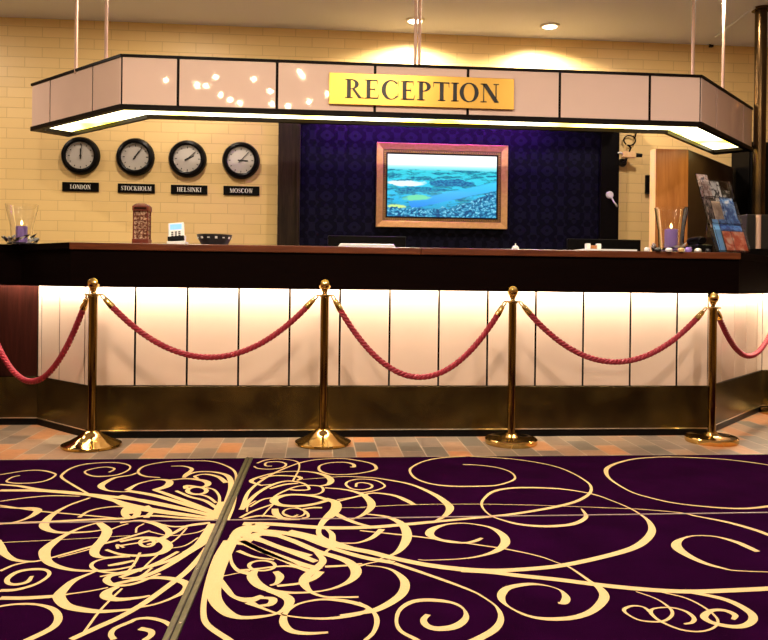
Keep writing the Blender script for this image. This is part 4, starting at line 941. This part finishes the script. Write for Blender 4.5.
# keyboard-like silver tray and papers on the worktop
a, b = on(337, 5.1), on(395, 5.1)
bm = nb(); v = box(bm, a.x, b.x, 5.0, 5.2, ZT, ZT+.026); 
for q in v[4:]: q.co.x += .02 if q.co.x < (a.x+b.x)/2 else -.02
tag(mk('document_tray', bm, 'leafsilver', None, bevel=.003), 'flat silver grey tray on the worktop below the television', 'tray')
a, b = on(579, 4.96), on(631, 4.96)
bm = nb(); box(bm, a.x, b.x, 4.86, 5.10, ZT, ZT+.010); tag(mk('paper_stack', bm, 'paper'), 'thin stack of white paper on the right half of the worktop', 'paper')
c = (on(593, 4.98)); zc_ = ZT+.010
t = thing('ornament_box', 'tiny white and brown ornament standing on the paper stack', 'ornament', (c.x, c.y, zc_))
bm = nb(); box(bm, c.x-.050, c.x-.022, c.y-.02, c.y+.02, zc_, zc_+.040); box(bm, c.x+.022, c.x+.050, c.y-.02, c.y+.02, zc_, zc_+.040); mk('end_blocks', bm, 'white', t, bevel=.004)
bm = nb(); box(bm, c.x-.022, c.x+.022, c.y-.016, c.y+.016, zc_, zc_+.028); mk('middle', bm, 'oak', t, bevel=.003)

# ------------------------------------------------------------------ leaflet stand with leaflets
AN = math.radians(20); k45 = Vector((math.cos(AN),math.sin(AN),0)); nf = Vector((math.sin(AN),-math.cos(AN),0))
bl = at(716,250,Y=4.98); B0 = Vector((bl.x, 4.98, ZT+.004))
lean = .33; up = (Vector((0,0,1))*math.cos(lean) - nf*math.sin(lean)).normalized(); fn = (nf*math.cos(lean) + Vector((0,0,1))*math.sin(lean)).normalized()
WD, HT = .285, .585
t = thing('leaflet_stand', 'tilted clear acrylic leaflet stand at the right end of the worktop', 'leaflet stand', B0 - Vector((0,0,.004)))
def P3(s, h, d): return B0 + k45*s + up*h + fn*d
bm = nb(); v1 = [bm.verts.new(P3(s, h, -.002)) for s, h in ((0,0),(WD,0),(WD,HT*.80),(WD*.35,HT*.97),(0,HT))]; v2 = [bm.verts.new(v.co+fn*.004) for v in v1]
bm.faces.new(v1); bm.faces.new(v2[::-1])
for i in range(5): bm.faces.new((v1[i],v1[(i+1)%5],v2[(i+1)%5],v2[i]))
mk('back_plate', bm, 'acrylic', t)
for i, (h0, hh_, dd) in enumerate(((.0,.17,.040), (.20,.17,.034), (.40,.13,.030))):
    bm = nb(); obox(bm, P3(WD/2, h0+hh_/2, dd), k45, fn, up, WD/2, .0015, hh_/2); obox(bm, P3(WD/2, h0+.002, dd/2), k45, fn, up, WD/2, dd/2, .0015)
    for s in (.0015, WD/2, WD-.0015): obox(bm, P3(s, h0+hh_/2, dd/2), k45, fn, up, .0012, dd/2, hh_/2)
    mk('pocket', bm, 'acrylic', t)
for s in (.03, WD-.03):
    bm = nb(); a = P3(s, HT*.5, -.004); b = Vector((a.x, a.y, ZT)) - nf*.03; c0 = Vector((B0+k45*s)); c0.z = ZT
    prism_pts = [a, b, c0]; v1 = [bm.verts.new(p) for p in prism_pts]; v2 = [bm.verts.new(p+k45*.004) for p in prism_pts]
    bm.faces.new(v1); bm.faces.new(v2[::-1])
    for i in range(3): bm.faces.new((v1[i],v1[(i+1)%3],v2[(i+1)%3],v2[i]))
    mk('support', bm, 'acrylic', t)
def printed(name, stops, scale, sx=1., sz=1.):
    m = mat(name, rough=.35); n = N(m); f = n.noise(n.coord('Generated', (sx,sx,sz)), scale, 2, .5, .4)
    n.link(n.ramp(f, stops), n.b.inputs['Base Color']); return m
pr = {'top_white': printed('leaflet a', [(.42,(.05,.04,.05)),(.5,(.7,.68,.68))], 4), 'pink': printed('leaflet b', [(.4,(.28,.16,.14)),(.55,(.62,.5,.46)),(.65,(.12,.1,.12))], 4),
      'blue': printed('leaflet c', [(.42,(.03,.10,.38)),(.55,(.20,.40,.75)),(.7,(.7,.75,.8))], 4), 'beige': printed('leaflet d', [(.4,(.38,.26,.18)),(.6,(.58,.44,.32))], 3),
      'ink': printed('leaflet h', [(.5,(.02,.02,.02)),(.62,(.5,.5,.5))], 3), 'dark': printed('leaflet i', [(.45,(.03,.02,.02)),(.6,(.22,.17,.16))], 5), 'lblue': mat('leaflet e', (.18,.45,.85), .35), 'navy': printed('leaflet f', [(.42,(.03,.06,.25)),(.58,(.10,.25,.60))], 5), 'orange': printed('leaflet g', [(.40,(.62,.10,.04)),(.52,(.80,.30,.18)),(.64,(.85,.62,.5))], 3)}
def leaflet(s0, s1, h0, h1, d, m_, label):
    bm = nb(); h0 *= 1.1; h1 *= 1.1; obox(bm, P3((s0+s1)/2,(h0+h1)/2,d), k45, fn, up, (s1-s0)/2, .003, (h1-h0)/2)
    tag(mk('leaflet', bm, pr[m_]), label, 'leaflet', 'leaflets in the acrylic stand')
leaflet(.004,.100,.370,.525,.008,'pink','dusty pink leaflet in the top left pocket of the stand')
leaflet(.108,.190,.345,.480,.008,'top_white','black and white leaflet at the top middle of the stand')
leaflet(.198,.282,.330,.425,.006,'ink','black tipped leaflet at the top right of the stand')
leaflet(.004,.060,.160,.365,.012,'dark','dark brown leaflets seen at the left edge of the stand')
leaflet(.070,.150,.180,.340,.012,'beige','brownish leaflet in the middle pocket of the stand')
leaflet(.158,.280,.200,.372,.012,'blue','blue topped leaflet in the right middle pocket of the stand')
leaflet(.022,.075,.004,.215,.016,'lblue','narrow light blue leaflet at the lower left of the stand')
leaflet(.083,.280,.135,.215,.020,'navy','dark blue leaflet showing above the orange one')
leaflet(.083,.280,.004,.135,.024,'orange','orange red leaflet in the bottom pocket of the stand')
# black telephone-like device behind the pebbles
c = on(699, 5.12)
t = thing('desk_telephone', 'black desk telephone in shadow between right vase and leaflet stand', 'telephone', c)
bm = nb(); box(bm, c.x-.06, c.x+.06, c.y-.08, c.y+.08, ZT, ZT+.06); mk('body', bm, 'black', t, bevel=.01)
bm = nb(); tube(bm, [(c.x-.02,c.y-.09,ZT+.085),(c.x-.02,c.y-.05,ZT+.10),(c.x-.02,c.y+.05,ZT+.10),(c.x-.02,c.y+.09,ZT+.085)], [.026,.018,.018,.026], 12)
box(bm, c.x-.035, c.x-.005, c.y-.06, c.y+.06, ZT+.058, ZT+.085); mk('handset', bm, 'black', t, True)

# silver box at the far right on the worktop
a = at(748, 246, Y=5.28); c = Vector((a.x+.12, 5.40, ZT))
t = thing('silver_bin', 'silver grey box with pinkish edge at the far right of the worktop', 'box', c)
zt_ = at(760,214.5,Y=5.3).z
bm = nb(); box(bm, c.x-.12, c.x+.25, c.y-.10, c.y+.12, ZT+.05, zt_); mk('casing', bm, 'greypart', t, bevel=.006)
bm = nb(); box(bm, c.x-.125, c.x+.255, c.y-.105, c.y+.125, ZT, ZT+.05); mk('base', bm, 'black', t, bevel=.004)
bm = nb(); tube(bm, [(c.x-.035,c.y-.104,ZT+.05),(c.x-.035,c.y-.104,zt_-.004)], .018, 14); mk('edge_tube', bm, 'copper', t, True)

# ------------------------------------------------------------------ wood screen, dark cupboard, brass column, wall fittings
A_ = at(655.5,200,Y=6.0); B_ = at(688,200,Y=6.0); zt_ = at(670,149,Y=6.0).z
xl = at(650.5,200,Y=6.08).x
C2 = (B_.x+.85, 6.85)
t = thing('wooden_screen', 'tall angled wooden screen behind the right end of the counter', 'screen', ((A_.x+B_.x)/2, 6.2, 0))
bm = nb(); prism(bm, [(A_.x,6.0),(B_.x,6.0),(B_.x-.04,6.10),(A_.x,6.10)], 0, zt_); mk('front_board', bm, 'oak', t, bevel=.003)
bm = nb(); prism(bm, [(xl,6.02),(A_.x,6.0),(A_.x,6.10),(xl,6.10)], 0, zt_+.002); mk('edge_strip', bm, 'oak_edge', t, bevel=.003).__setitem__('label', 'pale wooden edge')
bm = nb(); prism(bm, [(B_.x,6.0),C2,(C2[0]-.12,C2[1]),(B_.x-.04,6.10)], 0, zt_); mk('side_board', bm, 'oak_dark', t, bevel=.003).__setitem__('label', 'dark brown side board')
x0c = at(730,200,Y=6.55).x; zt2 = at(766,141,Y=6.55).z
t = thing('cupboard', 'tall black cupboard behind the brass column', 'cupboard', (x0c+.8, 6.7, 0))
x0c = C2[0]+.01
bm = nb(); box(bm, x0c, x0c+1.9, 6.60, YB-.002, 0.06, zt2); mk('body', bm, 'black', t)
for i in range(3):
    bm = nb(); box(bm, x0c+.01+i*.63, x0c+.63+i*.63, 6.58, 6.60, .08, zt2-.02); d_ = mk('door', bm, 'black', t, bevel=.003)
    bm = nb(); tube(bm, [(x0c+.57+i*.63,6.565,1.0),(x0c+.57+i*.63,6.565,1.16)], .008, 8); mk('handle', bm, 'bronze', d_, True)
bm = nb(); box(bm, x0c+.02, x0c+1.88, 6.64, YB-.01, 0, .06); mk('plinth', bm, 'black', t)
pc = at(760,110,Y=5.93); 
t = thing('brass_column', 'brown brass column rising from the right end of the worktop to the ceiling', 'column', (pc.x, 5.93, ZT))
bm = nb(); lathe(bm, [(.046,ZT+.02),(.046,ZC-.02)], (pc.x,5.93,0), 40); mk('shaft', bm, 'column', t, True)
bm = nb(); lathe(bm, [(0,ZC-.026),(.072,ZC-.022),(.072,ZC-.001),(0,ZC-.001)], (pc.x,5.93,0), 32); mk('top_flange', bm, 'column', t, True)
bm = nb(); lathe(bm, [(0,ZT),(.07,ZT),(.07,ZT+.018),(.05,ZT+.026),(0,ZT+.026)], (pc.x,5.93,0), 32); mk('bottom_flange', bm, 'column', t, True)
# security camera on the brick wall
c = at(629,155,Y=YB-.10)
t = thing('security_camera', 'beige security camera on a bracket beside the dark right post', 'camera', (c.x, YB, c.z-.06))
bm = nb(); obox(bm, c, (1,-.25,-.03), (.24,1,0), (0,0,1), .058, .026, .026); mk('housing', bm, 'oak_edge', t, bevel=.006)
bm = nb(); tube(bm, [c+Vector((.055,-.014,-.002)), c+Vector((.112,-.028,-.006))], [.02,.016], 12); mk('lens', bm, 'black', t, True)
bm = nb(); lathe(bm, [(0,0),(.04,0),(.036,.014),(0,.016)], (c.x-.02,YB,c.z-.055), 20, (0,-1,0)); tube(bm, [(c.x-.02,YB-.014,c.z-.055),(c.x-.02,YB-.07,c.z-.06),(c.x-.02,YB-.09,c.z-.03)], .011, 10); mk('bracket', bm, 'greypart', t, True)
bm = nb(); lp = at(630.5,140,Y=YB-.05); tube(bm, [(lp.x+.055*math.cos(x_), YB-.03, lp.z+.045*math.sin(x_)) for x_ in [-1.9+6.0*i/26 for i in range(27)]] , .006, 8)
tube(bm, [(lp.x-.02,YB-.03,lp.z-.043),(lp.x+.005,YB-.05,lp.z-.07),(c.x,YB-.10,c.z+.026)], .007, 8); tube(bm, [(lp.x+.05,YB-.03,lp.z+.02),(lp.x+.075,YB-.02,lp.z+.12)], .006, 8); mk('cable', bm, 'black', t, True)
wl = at(618,152,Y=YB-.08)
bm = nb(); tube(bm, [c+Vector((-.05,0,.012)), c+Vector((-.09,-.01,.02)), Vector((wl.x-.01,YB-.11,wl.z-.01)), Vector((wl.x+.03,YB-.09,wl.z-.02))], .007, 8); mk('lead', bm, 'white', t, True)
c = at(609.5,195,Y=YB-.08)
t = thing('socket', 'small round white socket with a lead on the black right post', 'socket', (c.x, YB-.08, c.z-.03))
bm = nb(); lathe(bm, [(0,0),(.034,0),(.034,.010),(.026,.020),(0,.022)], (c.x,YB-.08,c.z), 24, (0,-1,0)); mk('plug', bm, 'white', t, True)
bm = nb(); tube(bm, [(c.x+.01,YB-.10,c.z-.02),(c.x+.03,YB-.105,c.z-.06),(c.x+.055,YB-.10,c.z-.09),(xd+.012,YB-.04,c.z-.12)], .007, 8); mk('lead', bm, 'white', t, True)
a = at(647.5,185,Y=YB)
t = thing('wall_intercom', 'small black box on the brick wall left of the wooden screen', 'intercom', (a.x, YB, a.z-.09))
bm = nb(); box(bm, a.x-.026, a.x+.03, YB-.03, YB, a.z-.082, a.z+.088); mk('casing', bm, 'black', t, bevel=.004)
bm = nb(); box(bm, a.x-.022, a.x+.026, YB-.034, YB-.03, a.z-.088, a.z-.074); mk('lower_edge', bm, 'greypart', t)
# thin cable and clip where the wall meets the ceiling, right
bm = nb(); e0, e1 = at(716,37,Z=ZC-.012), at(757,6,Z=ZC-.012)
tube(bm, [(e0.x, min(e0.y,YB-.012), ZC-.012), (e1.x, max(e1.y,5.9), ZC-.012)], .011, 8); tag(mk('ceiling_conduit', bm, 'plaster', None, True), 'thin pale conduit running across the ceiling to the brass column', 'conduit')
a = at(708,43,Y=YB-.02); bm = nb(); tube(bm, [(a.x-.055,YB-.012,a.z+.005),(a.x+.0,YB-.02,a.z),(a.x+.03,YB-.02,a.z-.022)], .007, 8); box(bm, a.x+.018, a.x+.05, YB-.03, YB, a.z-.034, a.z-.018)
tag(mk('cable_clip', bm, 'black'), 'small dark cable clip high on the brick wall at the right', 'clip')

# ------------------------------------------------------------------ ambient light and picture settings
W = bpy.data.worlds.new('world'); SC.world = W; W.use_nodes = True
W.node_tree.nodes['Background'].inputs['Color'].default_value = (.9,.75,.6,1)
W.node_tree.nodes['Background'].inputs['Strength'].default_value = .02
SC.view_settings.view_transform = 'Standard'; SC.view_settings.look = 'None'
SC.view_settings.gamma = 1.0; SC.view_settings.use_curve_mapping = False
SC.view_settings.exposure = 0.0
